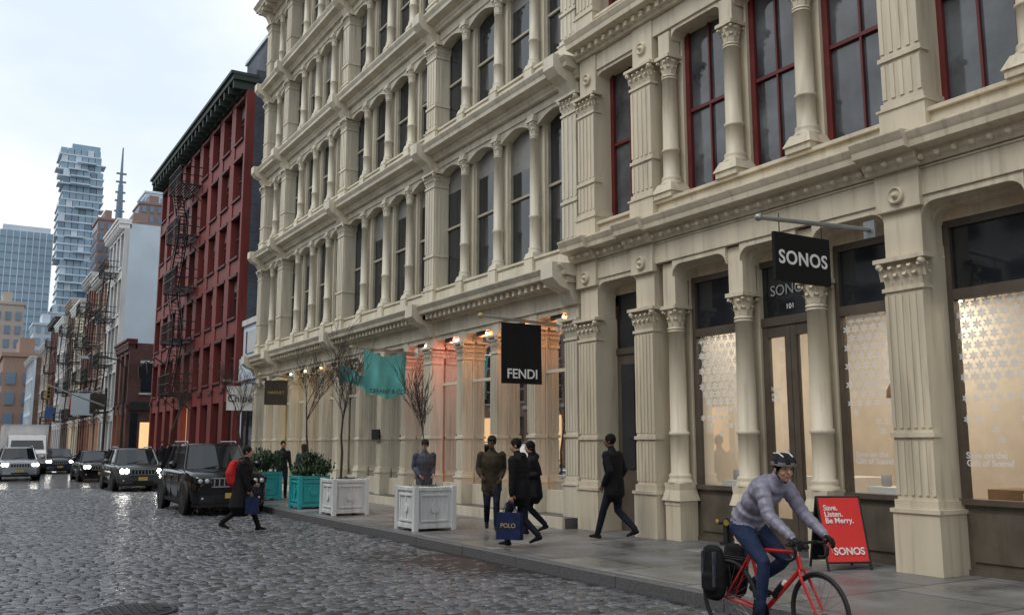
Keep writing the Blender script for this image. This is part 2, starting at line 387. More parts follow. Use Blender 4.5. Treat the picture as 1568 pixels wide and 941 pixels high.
# ------------------------------------------------------------------ near building
def near_building():
    root = empty("cast_iron_loft_building")
    F = 10.6; m = "cream_iron"
    w = MB(); c = MB(); d = MB(); g = MB(); fr = MB()
    supports_p = [(14.38, 14.95), (12.66, 13.18), (7.25, 7.82), (2.2, 2.8)]
    cols = [12.34, 10.7, 9.22, 5.72, 4.25]
    ops = [(13.18, 14.38, 'd'), (10.86, 12.18, 'w'), (9.38, 10.54, 'dd'), (7.82, 9.06, 'w'), (5.88, 7.25, 'w'), (4.41, 5.56, 'dd'), (2.8, 4.09, 'w')]
    for (a, b) in supports_p:
        pilaster(c, F, F+.52, a, b, .131, 3.8, 4.22, m, flutes=5, base=.86, side=False)
    for y in cols:
        c.box(F+.08, F+.46, y-.19, y+.19, .131, .72, m)
        c.tbox(F+.27, y, .72, .80, .2, .2, .2, .2, m)
        c.tbox(F+.27, y, .80, .98, .235, .235, .19, .19, m)
        c.tbox(F+.27, y, .98, 1.10, .19, .19, .2, .2, m)
        col_round(c, F+.27, y, 1.10, 3.78, 4.2, .155, m, n=18)
        w.box(F+.12, F+.42, y-.16, y+.16, 4.199, 4.96, m)
        w.box(F+.46, F+.66, y-.16, y+.16, .131, 4.96, m)
    for (a, b, k) in ops:
        header(w, a, b, 4.9, 5.3, .2, F+.06, F+.48, m)
        header(w, a+.004, b-.004, 4.84, 5.2, .2, F+.3, F+.5, m)
    for (a, b) in supports_p:
        w.box(F+.05, F+.49, a+.001, b-.001, 4.22, 5.3, m)
    w.box(F+.03, F+.6, 2.2, 14.95, 4.99, 5.36, m)
    w.box(F+.005, F+.1, 2.2, 14.95, 5.34, 5.37, m)
    cornice(w, F, -3, 14.98, 5.38, 5.8, .34, m)
    for (a, b) in supports_p:
        w.box(F-.03, F+.08, a-.05, b+.05, 4.86, 5.375, m)
        cornice(w, F-.09, a-.12, b+.12, 5.379, 5.815, .36, m)
        roundel(d, F-.035, (a+b)/2, 5.05, .12, m)
    y = 14.85
    while y > 2.3:
        if not any(a-.1 < y < b+.1 for a, b in supports_p):
            d.ball((F-.1, y, 5.46), .048, m, 6); d.box(F-.1, F+.02, y-.03, y+.03, 5.43, 5.49, m)
        else:
            d.ball((F-.2, y, 5.46), .048, m, 6)
        y -= .235
    X = F+.56
    for (a, b, k) in ops:
        f = "brown_frame"
        w.box(F+.5, F+.62, a, b, 4.7, 4.98, m)
        if k == 'w':
            fr.box(X-.09, X+.06, a, b, .131, .2, "bulkhead"); fr.box(X-.05, X+.06, a, b, .2, 1.0, "bulkhead")
            fr.box(X-.08, X-.049, a+.12, b-.12, .3, .9, "bulkhead")
            fr.box(X-.12, X+.06, a, b, 1.0, 1.07, f)
            fr.box(X-.06, X+.06, a, a+.08, 1.07, 4.7, f); fr.box(X-.06, X+.06, b-.08, b, 1.07, 4.7, f)
            fr.box(X-.07, X+.06, a+.08, b-.08, 3.63, 3.77, f); fr.box(X-.055, X+.06, a+.08, b-.08, 4.6, 4.7, f)
            g.add([(X, a+.08, 1.07), (X, b-.08, 1.07), (X, b-.08, 3.63), (X, a+.08, 3.63)], [(0, 1, 2, 3)], "shop_glass")
            g.add([(X, a+.08, 3.77), (X, b-.08, 3.77), (X, b-.08, 4.6), (X, a+.08, 4.6)], [(0, 1, 2, 3)], "dark_glass")
            st = .15
            for j in range(15):
                z = 3.56-j*st*.9
                for i in range(int((b-a)/st)+1):
                    yy = a+.12+i*st+(st/2 if j % 2 else 0)
                    if yy > b-.12: continue
                    p = 1.0 if j < 8 else 1.0-(j-7)*.14
                    if R.random() > p: continue
                    sc_ = 1.06 if j < 9 else .85
                    for q in range(3):
                        an = q*math.pi/3+math.pi/6; L = st*.5*sc_; ww = .015*sc_
                        cy_, cz_ = math.cos(an), math.sin(an)
                        xo = X-.012-q*.0008
                        g.add([(xo, yy-cy_*L, z-cz_*L), (xo, yy-cy_*L*.5+cz_*ww, z-cz_*L*.5-cy_*ww), (xo, yy, z), (xo, yy-cy_*L*.5-cz_*ww, z-cz_*L*.5+cy_*ww)], [(0, 1, 2, 3)], "white_paint")
                        g.add([(xo, yy+cy_*L, z+cz_*L), (xo, yy+cy_*L*.5+cz_*ww, z+cz_*L*.5-cy_*ww), (xo, yy, z), (xo, yy+cy_*L*.5-cz_*ww, z+cz_*L*.5+cy_*ww)], [(0, 1, 2, 3)], "white_paint")
        elif k == 'dd':
            for (p, q) in ((a, (a+b)/2-.005), ((a+b)/2+.005, b)):
                fr.box(X-.05, X+.04, p, p+.11, .16, 3.63, f); fr.box(X-.05, X+.04, q-.11, q, .16, 3.63, f)
                fr.box(X-.045, X+.04, p+.11, q-.11, .16, .62, f); fr.box(X-.045, X+.04, p+.11, q-.11, 3.45, 3.63, f)
                g.add([(X, p+.11, .62), (X, q-.11, .62), (X, q-.11, 3.45), (X, p+.11, 3.45)], [(0, 1, 2, 3)], "shop_glass")
            fr.tube((X-.1, (a+b)/2+.07, 1.1), (X-.1, (a+b)/2+.07, 1.7), .012, .012, "steel")
            fr.box(X-.07, X+.06, a, b, 3.63, 3.77, f); fr.box(X-.055, X+.06, a, b, 4.6, 4.7, f)
            g.add([(X, a, 3.77), (X, b, 3.77), (X, b, 4.6), (X, a, 4.6)], [(0, 1, 2, 3)], "dark_glass")
            fr.box(F+.1, X+.1, a, b, .131, .158, "steel_plate")
        else:
            fr.box(X-.05, X+.04, a, b, .131, 3.5, "brown_frame")
            fr.box(X-.075, X-.045, a+.15, (a+b)/2-.06, 1.3, 3.3, "dark_glass"); fr.box(X-.075, X-.045, (a+b)/2+.06, b-.15, 1.3, 3.3, "dark_glass")
            fr.box(X-.08, X+.04, a, b, 3.5, 3.62, "brown_frame")
            g.add([(X, a, 3.62), (X, b, 3.62), (X, b, 4.7), (X, a, 4.7)], [(0, 1, 2, 3)], "dark_glass")
    Z = 5.8
    for fl in range(3):
        zo = Z+fl*4.35
        cols2 = [12.3, 10.7, 9.18, 5.72, 4.25]
        w.box(F+.08, F+.75, -3, 14.95, zo, zo+.28, m)
        w.box(F+.02, F+.3, -3, 14.95, zo+.28, zo+.34, m)
        ops2 = [(13.18, 14.38), (10.9, 12.1), (9.38, 10.5), (7.66, 8.98), (5.92, 7.1), (4.45, 5.52), (2.8, 4.05)]
        for (a, b) in [(14.38, 14.93), (12.6, 13.18), (7.08, 7.68), (2.2, 2.8)]:
            pilaster(c, F+.02, F+.5, a, b, zo+.01, zo+2.66, zo+3.05, m, flutes=4, base=.5, side=False)
            w.box(F+.07, F+.6, a+.001, b-.001, zo+3.05, zo+3.9, m)
            roundel(d, F+.06, (a+b)/2, zo+3.42, .12, m)
        for y in cols2:
            c.tbox(F+.22, y, zo+.34, zo+.44, .24, .24, .24, .24, m); c.tbox(F+.22, y, zo+.44, zo+.62, .27, .27, .185, .185, m)
            col_round(c, F+.22, y, zo+.6, zo+2.66, zo+3.05, .145, m, n=18)
            w.box(F+.1, F+.36, y-.15, y+.15, zo+3.049, zo+3.5, m)
            w.box(F+.38, F+.56, y-.19, y+.19, zo+.28, zo+3.9, m)
        for (a, b) in ops2:
            header(w, a-.03, b+.03, zo+3.48, zo+3.8, .16, F+.14, F+.58, m)
            sash_window(fr, a, b, zo+.35, zo+3.6, F+.5, "red_frame", "grey_glass", t=.1, mull=True)
        w.box(F+.1, F+.7, -3, 14.94, zo+3.55, zo+3.9, m)
        cornice(w, F+.04, -3, 14.97, zo+3.9, zo+4.35, .36, m)
        y = 14.8
        while y > 2.3:
            d.box(F-.12, F+.05, y-.045, y+.045, zo+3.96, zo+4.06, m); y -= .235
    w.box(F+.75, F+14, -3, 14.95, 5.0, 18.9, "brown_brick")
    w.box(F+.6, F+.75, -3, 14.95, 4.98, 5.8, "interior_dark")
    w.box(F+.05, F+.8, -3, 2.2, .131, 5.37, m)
    it = MB()
    it.box(15.2, 15.3, 2.2, 12.6, .13, 4.4, "interior_pale"); it.box(11.3, 15.2, 12.5, 12.6, .13, 4.4, "interior_pale"); it.box(11.3, 15.2, 2.1, 2.2, .13, 4.4, "interior_pale")
    it.box(11.25, 15.3, 2.1, 12.6, 4.4, 4.45, "interior_dark"); it.box(11.2, 15.3, 2.1, 12.6, .115, .16, "wood_floor")
    for y in (3.5, 6.4, 8.4, 10, 11.7):
        it.box(11.7, 12.6, y-.25, y+.25, 4.2, 4.28, "lamp_sonos")
    for y in (5, 10): it.box(14.0, 14.8, y-.6, y+.6, 4.2, 4.28, "lamp_sonos")
    for yy in (8.6, 6.3, 11.6, 3.4):
        it.box(11.45, 11.95, yy-.35, yy+.35, .16, 1.15, "white_paint")
        it.lathe((11.7, yy-.1, 1.15), [(.085, 0), (.1, .02), (.1, .24), (.085, .27)], 16, "white_paint")
        it.lathe((11.7, yy+.2, 1.15), [(.07, 0), (.075, .02), (.075, .16), (.06, .17)], 16, "grey_speaker")
        it.tube((12.1, yy+.25, 4.3), (12.1, yy+.25, 2.75), .005, .005, "black_metal"); it.lathe((12.1, yy+.25, 2.45), [(.14, 0), (.13, .12), (.03, .3)], 14, "wood_shelf")
    it.box(15.05, 15.19, 10.6, 11.0, .8, 2.6, "red_sign"); it.box(15.05, 15.19, 6.6, 7.9, 1.3, 2.6, "wood_shelf")
    for z in (1.3, 1.8, 2.3): it.box(14.8, 15.19, 2.6, 5.6, z, z+.05, "wood_shelf"); [it.box(14.9, 15.1, 2.8+q*.5, 3.0+q*.5, z+.05, z+.3, R.choice(["white_paint", "black_metal", "grey_speaker"])) for q in range(5)]
    it.box(13.2, 13.9, 6.5, 8.2, .16, 1.1, "wood_shelf"); it.box(13.0, 14, 10.4, 11.6, .16, 1.2, "white_paint")
    it.prism([(5.9, 1.1), (6.45, 1.1), (6.45, 1.75), (6.2, 2.05), (5.9, 2.05)], 'x', 11.3, 11.33, "black_sign")
    w.obj("walls", root, .008); c.obj("columns", root); d.obj("ornament", root); g.obj("shop_glazing", root, recalc=False); fr.obj("window_frames", root); it.obj("interior", root)
    for yy in (8.45, 6.75):
        text("Save on the\nGift of Sound", .115, (X-.02, yy+.42, 1.58), ROT_F, "white_paint", root, "window_lettering", align='LEFT', bold=.002)
    text("SONOS", .24, (X-.02, 9.96, 4.12), ROT_F, "grey_speaker", root, "transom_lettering")
    text("101", .12, (X-.02, 9.96, 3.88), ROT_F, "white_paint", root, "number_lettering")
    text("hey-o,\nand\nhello", .1, (X-.02, 10.42, 2.6), ROT_F, "white_paint", root, "door_lettering", align='LEFT')
near_building()

# ------------------------------------------------------------------ long cream cast-iron block
def long_building():
    root = empty("cast_iron_building")
    F = 10.7; m = "cream_iron_b"
    w = MB(); c = MB(); d = MB(); fr = MB(); g = MB(); it = MB(); lm = MB()
    Y0, Y1 = 15.0, 38.9
    piers = [15.35, 22.05, 28.9, 35.7]
    cols = [17.0, 18.65, 20.35, 23.75, 25.45, 27.2, 30.6, 32.3, 34.0, 37.3]
    allc = sorted(piers+cols+[38.6])
    w.box(10.28, F+.6, Y0+.1, Y1, .131, .33, "steel_plate")
    w.box(10.24, 10.3, Y0+.08, Y1, .131, .345, m)
    for y in allc:
        big = y in piers or y == 38.6
        hw = .22 if big else .15
        pilaster(c, F-.02 if big else F+.06, F+.32, y-hw, y+hw, .33, 3.9, 4.32, m, flutes=4, base=.7)
        w.box(F+.02 if big else F+.1, F+.32, y-hw+.01, y+hw-.01, 4.319, 4.95, m)
    for i in range(len(allc)-1):
        a, b = allc[i], allc[i+1]
        header(w, a+.13, b-.13, 4.5, 4.9, .15, F+.12, F+.34, m)
        mid = (a+b)/2
        lmname = None
        if mid < 20.3: lmname = "added_soffit_orange"
        elif mid < 23.0: lmname = "added_soffit_pink"
        elif 29 < mid < 35.7: lmname = "added_soffit_warm"
        if lmname:  # invented fitting and housing, added to cast warm light on the columns
            lm.box(F+.2, F+.26, mid-.2, mid+.2, 4.44, 4.47, lmname); lm.box(F+.18, F+.28, mid-.22, mid+.22, 4.471, 4.52, "dark_iron"); lm.box(F+.165, F+.18, mid-.22, mid+.22, 4.40, 4.52, "dark_iron")
    w.box(F+.06, F+.5, Y0, Y1, 4.62, 4.98, m)
    cornice(w, F, Y0, Y1+.3, 4.98, 5.4, .5, m)
    y = Y0+.12
    while y < Y1:
        d.box(F-.3, F+.02, y-.05, y+.05, 5.02, 5.15, m); y += .26
    for p in piers+[38.6]:
        d.prism([(F-.62, 5.42), (F-.62, 5.1), (F-.45, 4.95), (F-.2, 4.86), (F-.08, 4.6), (F+.08, 4.6), (F+.08, 5.42)], 'y', p-.22, p+.22, m)
    X = F+.36
    for i in range(len(allc)-1):
        a, b = allc[i], allc[i+1]
        f = "cream_iron_b"
        fr.box(X-.03, X+.05, a-.1, a+.16, .33, 4.65, f); fr.box(X-.031, X+.05, b-.16, b-.101, .33, 4.65, f)
        fr.box(X-.06, X+.04, a+.16, b-.16, .33, .8, f); fr.box(X-.04, X+.04, a+.16, b-.16, 3.3, 3.37, f)
        fr.box(X-.04, X+.04, a+.16, b-.16, 4.4, 4.65, f)
        g.add([(X, a+.16, .8), (X, b-.16, .8), (X, b-.16, 4.4), (X, a+.16, 4.4)], [(0, 1, 2, 3)], "shop_glass")
    it.box(15.4, 15.5, 15.1, 23.0, .3, 4.6, "interior_orange"); it.box(11.25, 15.4, 22.95, 23.05, .3, 4.6, "interior_orange"); it.box(11.2, 15.4, 15.05, 15.12, .3, 4.6, "interior_orange")
    it.box(11.2, 15.5, 15.05, 38.9, 4.62, 4.68, "interior_dark"); it.box(11.35, 15.5, 15.05, 38.9, .3, .345, "wood_floor")
    it.box(15.4, 15.5, 23.05, 38.9, .3, 4.6, "interior_dark"); it.box(11.2, 15.4, 38.8, 38.88, .3, 4.6, "interior_dark"); it.box(11.2, 15.4, 29.8, 29.9, .3, 4.6, "interior_warm")
    for y in (16.2, 17.8, 19.5, 21.2):
        gm = "glow_pink" if y > 21 else "glow_orange"
        it.box(11.9, 11.96, y-.65, y+.75, .5, 4.1, gm)  # glowing shelf back, added for warm light on glass and columns
        for z in (1.2, 1.75, 2.3, 2.85):
            it.box(11.65, 11.88, y-.65, y+.75, z, z+.045, "wood_shelf")
            for q in range(4):
                if R.random() < .75:
                    ww = R.uniform(.09, .13); hh = R.uniform(.14, .3); it.box(11.68, 11.82, y-.5+q*.32, y-.5+q*.32+ww*1.6, z+.045, z+.045+hh, R.choice(["interior_dark", "red_sign", "white_paint", "wood_shelf", "black_metal"]))
        it.box(11.75, 11.98, y-.73, y-.65, .34, 4.2, "wood_shelf"); it.box(11.75, 11.98, y+.75, y+.83, .34, 4.2, "wood_shelf")
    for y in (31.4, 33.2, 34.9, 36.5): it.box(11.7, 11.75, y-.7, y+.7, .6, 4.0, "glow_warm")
    for y in (24.6, 26.3, 28):
        it.box(12.0, 12.05, y-.6, y+.6, .8, 2.8, R.choice(["interior_warm", "interior_dark"]))
    fls = [(5.4, 8.72, 9.12, 9.85), (9.85, 12.42, 12.82, 13.6), (13.6, 16.25, 16.6, 17.35), (17.35, 19.95, 20.3, 21.15)]
    for (z0, zc, zt, ztop) in fls:
        w.box(F+.06, F+.9, Y0, Y1, z0, z0+.42, m)
        w.box(F+.01, F+.2, Y0, Y1, z0+.42, z0+.47, m)
        for y in allc:
            if y in piers or y == 38.6:
                pilaster(c, F-.02, F+.4, y-.27, y+.27, z0+.005, zc, zt, m, flutes=3, base=.5)
                w.box(F+.03, F+.4, y-.26, y+.26, zt-.002, ztop-.5, m)
            else:
                d.box(F-.03, F+.3, y-.17, y+.17, z0+.005, z0+.45, m)
                c.tbox(F+.16, y, z0+.47, z0+.6, .19, .19, .15, .15, m)
                col_round(c, F+.16, y, z0+.58, zc, zt, .115, m, n=12)
                w.box(F+.04, F+.3, y-.14, y+.14, zt-.002, zt+.1, m)
            w.box(F+.3, F+.5, y-.2, y+.2, z0+.42, zt+.2, m)
        for i in range(len(allc)-1):
            a, b = allc[i]+.2, allc[i+1]-.2
            arch_header(w, a-.06, b+.06, zt-.16, .2, ztop-.45, F+.14, F+.42, m)
            d.box(F+.03, F+.065, a+.02, b-.02, z0+.08, z0+.36, m)
            sash_window(fr, a, b, z0+.47, zt+.08, F+.42, "sash", "dark_glass", t=.06, shade=R.choice([None, None, None, .2, .3, .45]))
        w.box(F+.1, F+.9, Y0, Y1, zt+.12, ztop-.4, m)
        cornice(w, F+.02, Y0, Y1+.25, ztop-.42, ztop, .42 if ztop < 20 else .7, m)
        for p in piers+[38.6]:
            d.prism([(F-.55, ztop+.03), (F-.55, ztop-.25), (F-.42, ztop-.4), (F-.2, ztop-.5), (F-.06, ztop-.75), (F+.08, ztop-.75), (F+.08, ztop+.03)], 'y', p-.2, p+.2, m)
        if ztop > 20:
            y = Y0+.2
            while y < Y1:
                d.box(F-.5, F+.05, y-.08, y+.08, ztop-.38, ztop-.2, m); y += .55
    w.box(F+.9, F+15, Y0, Y1, 4.98, 21.1, "brown_brick"); w.box(F+5.0, F+15, Y0, Y1, .13, 4.97, "brown_brick")
    w.box(F+.35, F+.9, Y1-.15, Y1-.001, .33, 4.98, m)
    w.obj("walls", root); c.obj("columns", root); d.obj("ornament", root); fr.obj("window_frames", root); g.obj("shop_glazing", root, recalc=False); it.obj("interior", root); lm.obj("added_soffit_lamps", root)
    p = MB(); p.box(F-.06, F-.02, 25.2, 25.75, 1.9, 2.2, "black_sign"); p.obj("plaque", root)
long_building()

# ------------------------------------------------------------------ generic lofts
def loft(name, y0, y1, h, floors, nb, wall, trim, glass="dark_glass", x0=10.7, depth=14, gf=4.2, proj=.5, side=None, sgn=1, cornm=None, lit=.25):
    root = empty(name)
    w = MB(); g = MB()
    S = sgn
    def bx(a, b, *r): w.box(x0+S*a, x0+S*b, *r)
    bx(.4, depth, y0, y1, .0, h-.3, side or wall)
    fh = (h-gf-.6)/(floors-1)
    bw = (y1-y0)/nb
    for i in range(nb+1):
        y = y0+i*bw; hw = bw*.17 if 0 < i < nb else bw*.12
        a = max(y0, y-hw); b = min(y1, y+hw)
        bx(0, .41, a+.001, b-.001, .0, h-.6, wall)
        bx(-.08, .2, a-.03, b+.03, gf-.1, gf+.12, trim)
    for k in range(floors):
        zb = gf+k*fh
        bx(.05, .41, y0+.002, y1-.002, zb-.35 if k else zb-.55, zb+.35, wall)
        for i in range(nb):
            a = y0+i*bw+bw*.17; b = a+bw*.66
            if k < floors-1:
                bx(-.06, .2, a-.06, b+.06, zb+.35, zb+.45, trim)
                bx(-.05, .2, a-.04, b+.04, zb+fh-.5, zb+fh-.36, trim)
                g.box(x0+S*.3, x0+S*.38, a-.02, b+.02, zb+.4, zb+fh-.4, glass)
                g.box(x0+S*.26, x0+S*.3, a, b, zb+fh*.5, zb+fh*.5+.07, trim)
                if R.random() < .4: g.box(x0+S*.28, x0+S*.3, a+.05, b-.05, zb+fh*.62, zb+fh-.45, "shade")
    for i in range(nb):
        a = y0+i*bw+bw*.17; b = a+bw*.66
        g.box(x0+S*.3, x0+S*.38, a-.02, b+.02, .5, gf-.5, glass if R.random() > lit else "lamp_dim")
        bx(.2, .39, a, b, .0, .55, "dark_iron")
    cm = cornm or trim
    bx(-.1, .5, y0, y1, h-.75, h-.4, cm); bx(-proj, .5, y0-.1, y1+.1, h-.4, h-.15, cm); bx(-proj-.12, .5, y0-.12, y1+.12, h-.15, h, cm)
    nbk = int((y1-y0)/.9)
    for i in range(nbk+1):
        y = y0+.1+i*(y1-y0-.2)/nbk
        bx(-proj+.05, .1, y-.09, y+.09, h-.8, h-.41, cm)
    w.obj("walls", root); g.obj("windows", root)
    return root
def fire_escape(parent, y0, y1, zs, x=10.7, m="dark_iron"):
    f = MB()
    xo = x-1.15
    for i, z in enumerate(zs):
        for k in range(9): f.box(xo+k*.135, xo+k*.135+.06, y0, y1, z, z+.04, m)
        f.box(xo, x, y0, y0+.06, z-.06, z, m); f.box(xo, x, y1-.06, y1, z-.06, z, m)
        for zz in (z+.5, z+.98):
            f.box(xo-.02, xo+.03, y0, y1, zz, zz+.05, m); f.box(xo, x, y0, y0+.05, zz, zz+.05, m); f.box(xo, x, y1-.05, y1, zz, zz+.05, m)
        n = int((y1-y0)/.25)
        for k in range(n+1):
            yy = y0+k*(y1-y0)/n; f.box(xo-.01, xo+.02, yy-.012, yy+.012, z, z+1, m)
        for yy in (y0+.03, y1-.03):
            f.tube((xo+.1, yy, z), (x, yy, z-.9), .03, .03, m, 4)
        if i < len(zs)-1:
            zn = zs[i+1]
            a, b = (y0+.5, y1-.5) if i % 2 else (y1-.5, y0+.5)
            for xx in (xo+.15, xo+.65):
                f.tube((xx, a, z), (xx, b, zn), .045, .045, m, 4); f.tube((xx, a, z+.8), (xx, b, zn+.8), .025, .025, m, 4)
            for k in range(12):
                t = (k+.5)/12; f.box(xo+.15, xo+.65, a+(b-a)*t-.08, a+(b-a)*t+.08, z+(zn-z)*t, z+(zn-z)*t+.02, m)
    f.obj("fire_escape", parent)
r = loft("red_brick_building", 42.2, 63.2, 19.3, 6, 9, "red_iron", "red_iron_dark", side="blue_brick", gf=4.3, proj=.7, cornm="green_cornice", depth=16, lit=.1)
fh = (19.3-4.3-.6)/5
fire_escape(r, 51.2, 54.4, [4.5+fh*k for k in range(5)])
b_ = MB(); b_.box(11.6, 17, 42.25, 46, 19.0, 21.3, "blue_brick"); b_.box(11.5, 17.1, 42.15, 46.1, 21.3, 21.45, "pale_wall")
b_.box(11.1, 26.7, 42.19, 42.5, 19.001, 19.6, "blue_brick"); b_.obj("stair_bulkhead", r)
b_ = MB()
for yy in (59, 62): b_.path([(10.7, yy, 6.6), (10.1, yy, 7.0), (9.8, yy, 6.7)], .04, "dark_iron"); b_.tbox(9.8, yy, 6.0, 6.65, .1, .1, .18, .18, "dark_iron"); b_.tube((9.8, yy, 5.85), (9.8, yy, 6.0), .02, .06, "dark_iron")
b_.obj("wall_lanterns", r)
def low_store():
    root = empty("low_storefront_building"); w = MB()
    w.box(11.0, 22, 39.3, 42.1, 0, 7.1, "pale_wall"); w.box(10.85, 11.2, 39.25, 42.12, 4.6, 5.6, "haze_pale"); w.box(10.9, 11.1, 39.28, 42.11, 7.1, 7.35, "stone_white")
    w.box(10.95, 11.02, 39.7, 41.7, .4, 4.2, "dark_glass"); w.box(10.9, 11.02, 40.65, 40.75, .3, 4.3, "dark_iron"); w.box(10.95, 11.02, 39.9, 41.5, 5.8, 6.8, "grey_glass")
    w.box(12, 20, 39.24, 39.3, 1, 4, "dark_iron")
    w.obj("walls", root)
low_store()
r = loft("corner_shop_building", 73.0, 79.5, 9.6, 2, 3, "corner_brick", "red_iron_dark", gf=4.6, proj=.15, depth=12, side="corner_brick")
q = MB()
for k in range(4):
    q.box(11.6+k*1.9, 12.6+k*1.9, 72.93, 73.02, 5.6, 7.8, "dark_glass"); q.box(11.5+k*1.9, 12.7+k*1.9, 72.9, 73.01, 7.8, 8.0, "stone_white"); q.box(11.5+k*1.9, 12.7+k*1.9, 72.9, 73.01, 5.45, 5.6, "stone_white")
q.box(10.9, 18, 72.88, 73.02, 4.3, 4.9, "dark_iron"); q.box(11.7, 12.6, 72.94, 73.02, .9, 3.4, "lamp_dim"); q.box(13.8, 16.5, 72.94, 73.02, .6, 4.1, "dark_glass"); q.box(11.0, 11.5, 72.94, 73.02, .6, 4.1, "dark_glass")
q.obj("side_windows", r)
row = [
 ("pale_loft_building", 79.6, 88, 20.2, 5, 4, "stone_white", "white_paint", "pale_wall"),
 ("stone_loft_building", 88.1, 96, 17.3, 5, 4, "tan_far", "stone_white", None),
 ("brick_loft_building", 96.1, 104, 18.4, 5, 4, "red_brick", "stone_white", None),
 ("iron_loft_building", 104.1, 114, 16.8, 5, 5, "cream_iron", "white_paint", None),
 ("brick_loft_building", 114.1, 122, 18.2, 5, 4, "brown_brick", "haze_tan", None),
 ("white_loft_building", 122.1, 134, 17.2, 5, 5, "stone_white", "white_paint", None),
 ("brick_loft_building", 134.1, 146, 18.6, 5, 5, "red_brick", "dark_iron", None),
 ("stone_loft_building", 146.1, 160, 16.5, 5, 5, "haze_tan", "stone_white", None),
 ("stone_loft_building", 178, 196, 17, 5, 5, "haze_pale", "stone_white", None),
]
for i, (n, a, b, h, fl, nb, wm, tm, sd) in enumerate(row):
    r = loft(n, a, b, h, fl, nb, wm, tm, side=sd or "brown_brick", depth=16)
    if i in (0, 1, 2, 4, 6, 3):
        f2 = (h-4.2-.6)/(fl-1); fire_escape(r, a+2, a+5.2, [4.4+f2*k for k in range(fl-1)])
def water_tank(x, y, z):
    e = empty("water_tank"); w = MB()
    w.lathe((x, y, z+2), [(1.4, 0), (1.4, 2.8), (1.5, 2.85), (.05, 3.9)], 14, "brown_brick")
    for sx in (-1, 1):
        for sy in (-1, 1): w.tube((x+sx, y+sy, z), (x+sx, y+sy, z+2), .08, .08, "dark_iron")
    w.obj("tank", e)
water_tank(14, 108, 16.6); water_tank(13.5, 92, 17.2)
yy = -14.0
for (L_, h, fl, nb, wm, tm) in [(17, 12, 4, 8, "cream_iron", "white_paint"), (14, 13, 4, 6, "red_brick", "stone_white"), (16, 12, 4, 7, "stone_white", "white_paint"), (12, 13, 4, 5, "brown_brick", "haze_tan"), (18, 12.5, 4, 8, "tan_far", "stone_white"), (20, 13, 4, 8, "red_brick", "dark_iron"), (24, 13, 4, 9, "stone_white", "white_paint"), (26, 13, 4, 9, "brown_brick", "stone_white"), (30, 13, 4, 9, "haze_tan", "stone_white")]:
    loft("loft_building", yy, yy+L_, h, fl, nb, wm, tm, x0=-10.5, sgn=-1, depth=10)
    yy += L_+.1

# ------------------------------------------------------------------ skyline
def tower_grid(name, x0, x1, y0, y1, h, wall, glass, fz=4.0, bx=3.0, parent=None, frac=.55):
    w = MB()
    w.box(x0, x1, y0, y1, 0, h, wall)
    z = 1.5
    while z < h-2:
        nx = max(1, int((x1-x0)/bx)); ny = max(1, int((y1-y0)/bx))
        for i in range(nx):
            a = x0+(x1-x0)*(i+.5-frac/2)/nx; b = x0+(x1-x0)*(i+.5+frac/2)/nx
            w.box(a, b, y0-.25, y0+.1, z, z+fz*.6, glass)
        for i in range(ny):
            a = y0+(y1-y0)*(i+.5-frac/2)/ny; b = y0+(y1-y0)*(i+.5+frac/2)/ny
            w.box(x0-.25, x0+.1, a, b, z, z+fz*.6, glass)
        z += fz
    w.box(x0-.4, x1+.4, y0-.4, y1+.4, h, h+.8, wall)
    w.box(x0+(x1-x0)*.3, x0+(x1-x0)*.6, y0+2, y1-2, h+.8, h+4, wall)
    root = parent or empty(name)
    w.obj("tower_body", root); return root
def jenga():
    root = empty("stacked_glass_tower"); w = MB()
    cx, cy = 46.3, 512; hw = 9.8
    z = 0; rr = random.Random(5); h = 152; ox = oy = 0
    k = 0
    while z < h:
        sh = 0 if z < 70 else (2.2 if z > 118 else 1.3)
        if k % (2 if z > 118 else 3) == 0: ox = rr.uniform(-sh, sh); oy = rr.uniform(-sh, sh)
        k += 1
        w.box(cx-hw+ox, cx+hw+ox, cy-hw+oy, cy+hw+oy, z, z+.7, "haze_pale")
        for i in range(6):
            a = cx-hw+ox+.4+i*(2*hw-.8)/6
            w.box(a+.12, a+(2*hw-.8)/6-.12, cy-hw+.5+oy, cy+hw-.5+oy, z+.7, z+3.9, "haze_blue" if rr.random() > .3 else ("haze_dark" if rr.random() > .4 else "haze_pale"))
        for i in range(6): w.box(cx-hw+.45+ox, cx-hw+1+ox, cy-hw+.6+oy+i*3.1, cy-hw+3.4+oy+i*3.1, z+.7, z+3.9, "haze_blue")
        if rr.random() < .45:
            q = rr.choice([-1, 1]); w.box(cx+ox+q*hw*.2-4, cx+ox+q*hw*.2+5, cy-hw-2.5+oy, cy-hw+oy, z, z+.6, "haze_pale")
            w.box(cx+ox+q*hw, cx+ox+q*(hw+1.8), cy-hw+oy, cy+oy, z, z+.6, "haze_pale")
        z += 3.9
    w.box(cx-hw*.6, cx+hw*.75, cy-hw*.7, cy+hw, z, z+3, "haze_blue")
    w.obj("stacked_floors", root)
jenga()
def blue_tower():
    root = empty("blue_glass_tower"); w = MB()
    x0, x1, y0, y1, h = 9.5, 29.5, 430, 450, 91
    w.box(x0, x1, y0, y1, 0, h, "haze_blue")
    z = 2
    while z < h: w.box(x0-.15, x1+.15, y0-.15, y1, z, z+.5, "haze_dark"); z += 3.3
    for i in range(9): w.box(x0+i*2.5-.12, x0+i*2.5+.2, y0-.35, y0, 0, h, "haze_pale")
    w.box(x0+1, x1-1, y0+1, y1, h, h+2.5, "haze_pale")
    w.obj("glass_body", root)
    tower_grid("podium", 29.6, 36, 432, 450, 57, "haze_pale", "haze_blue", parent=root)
blue_tower()
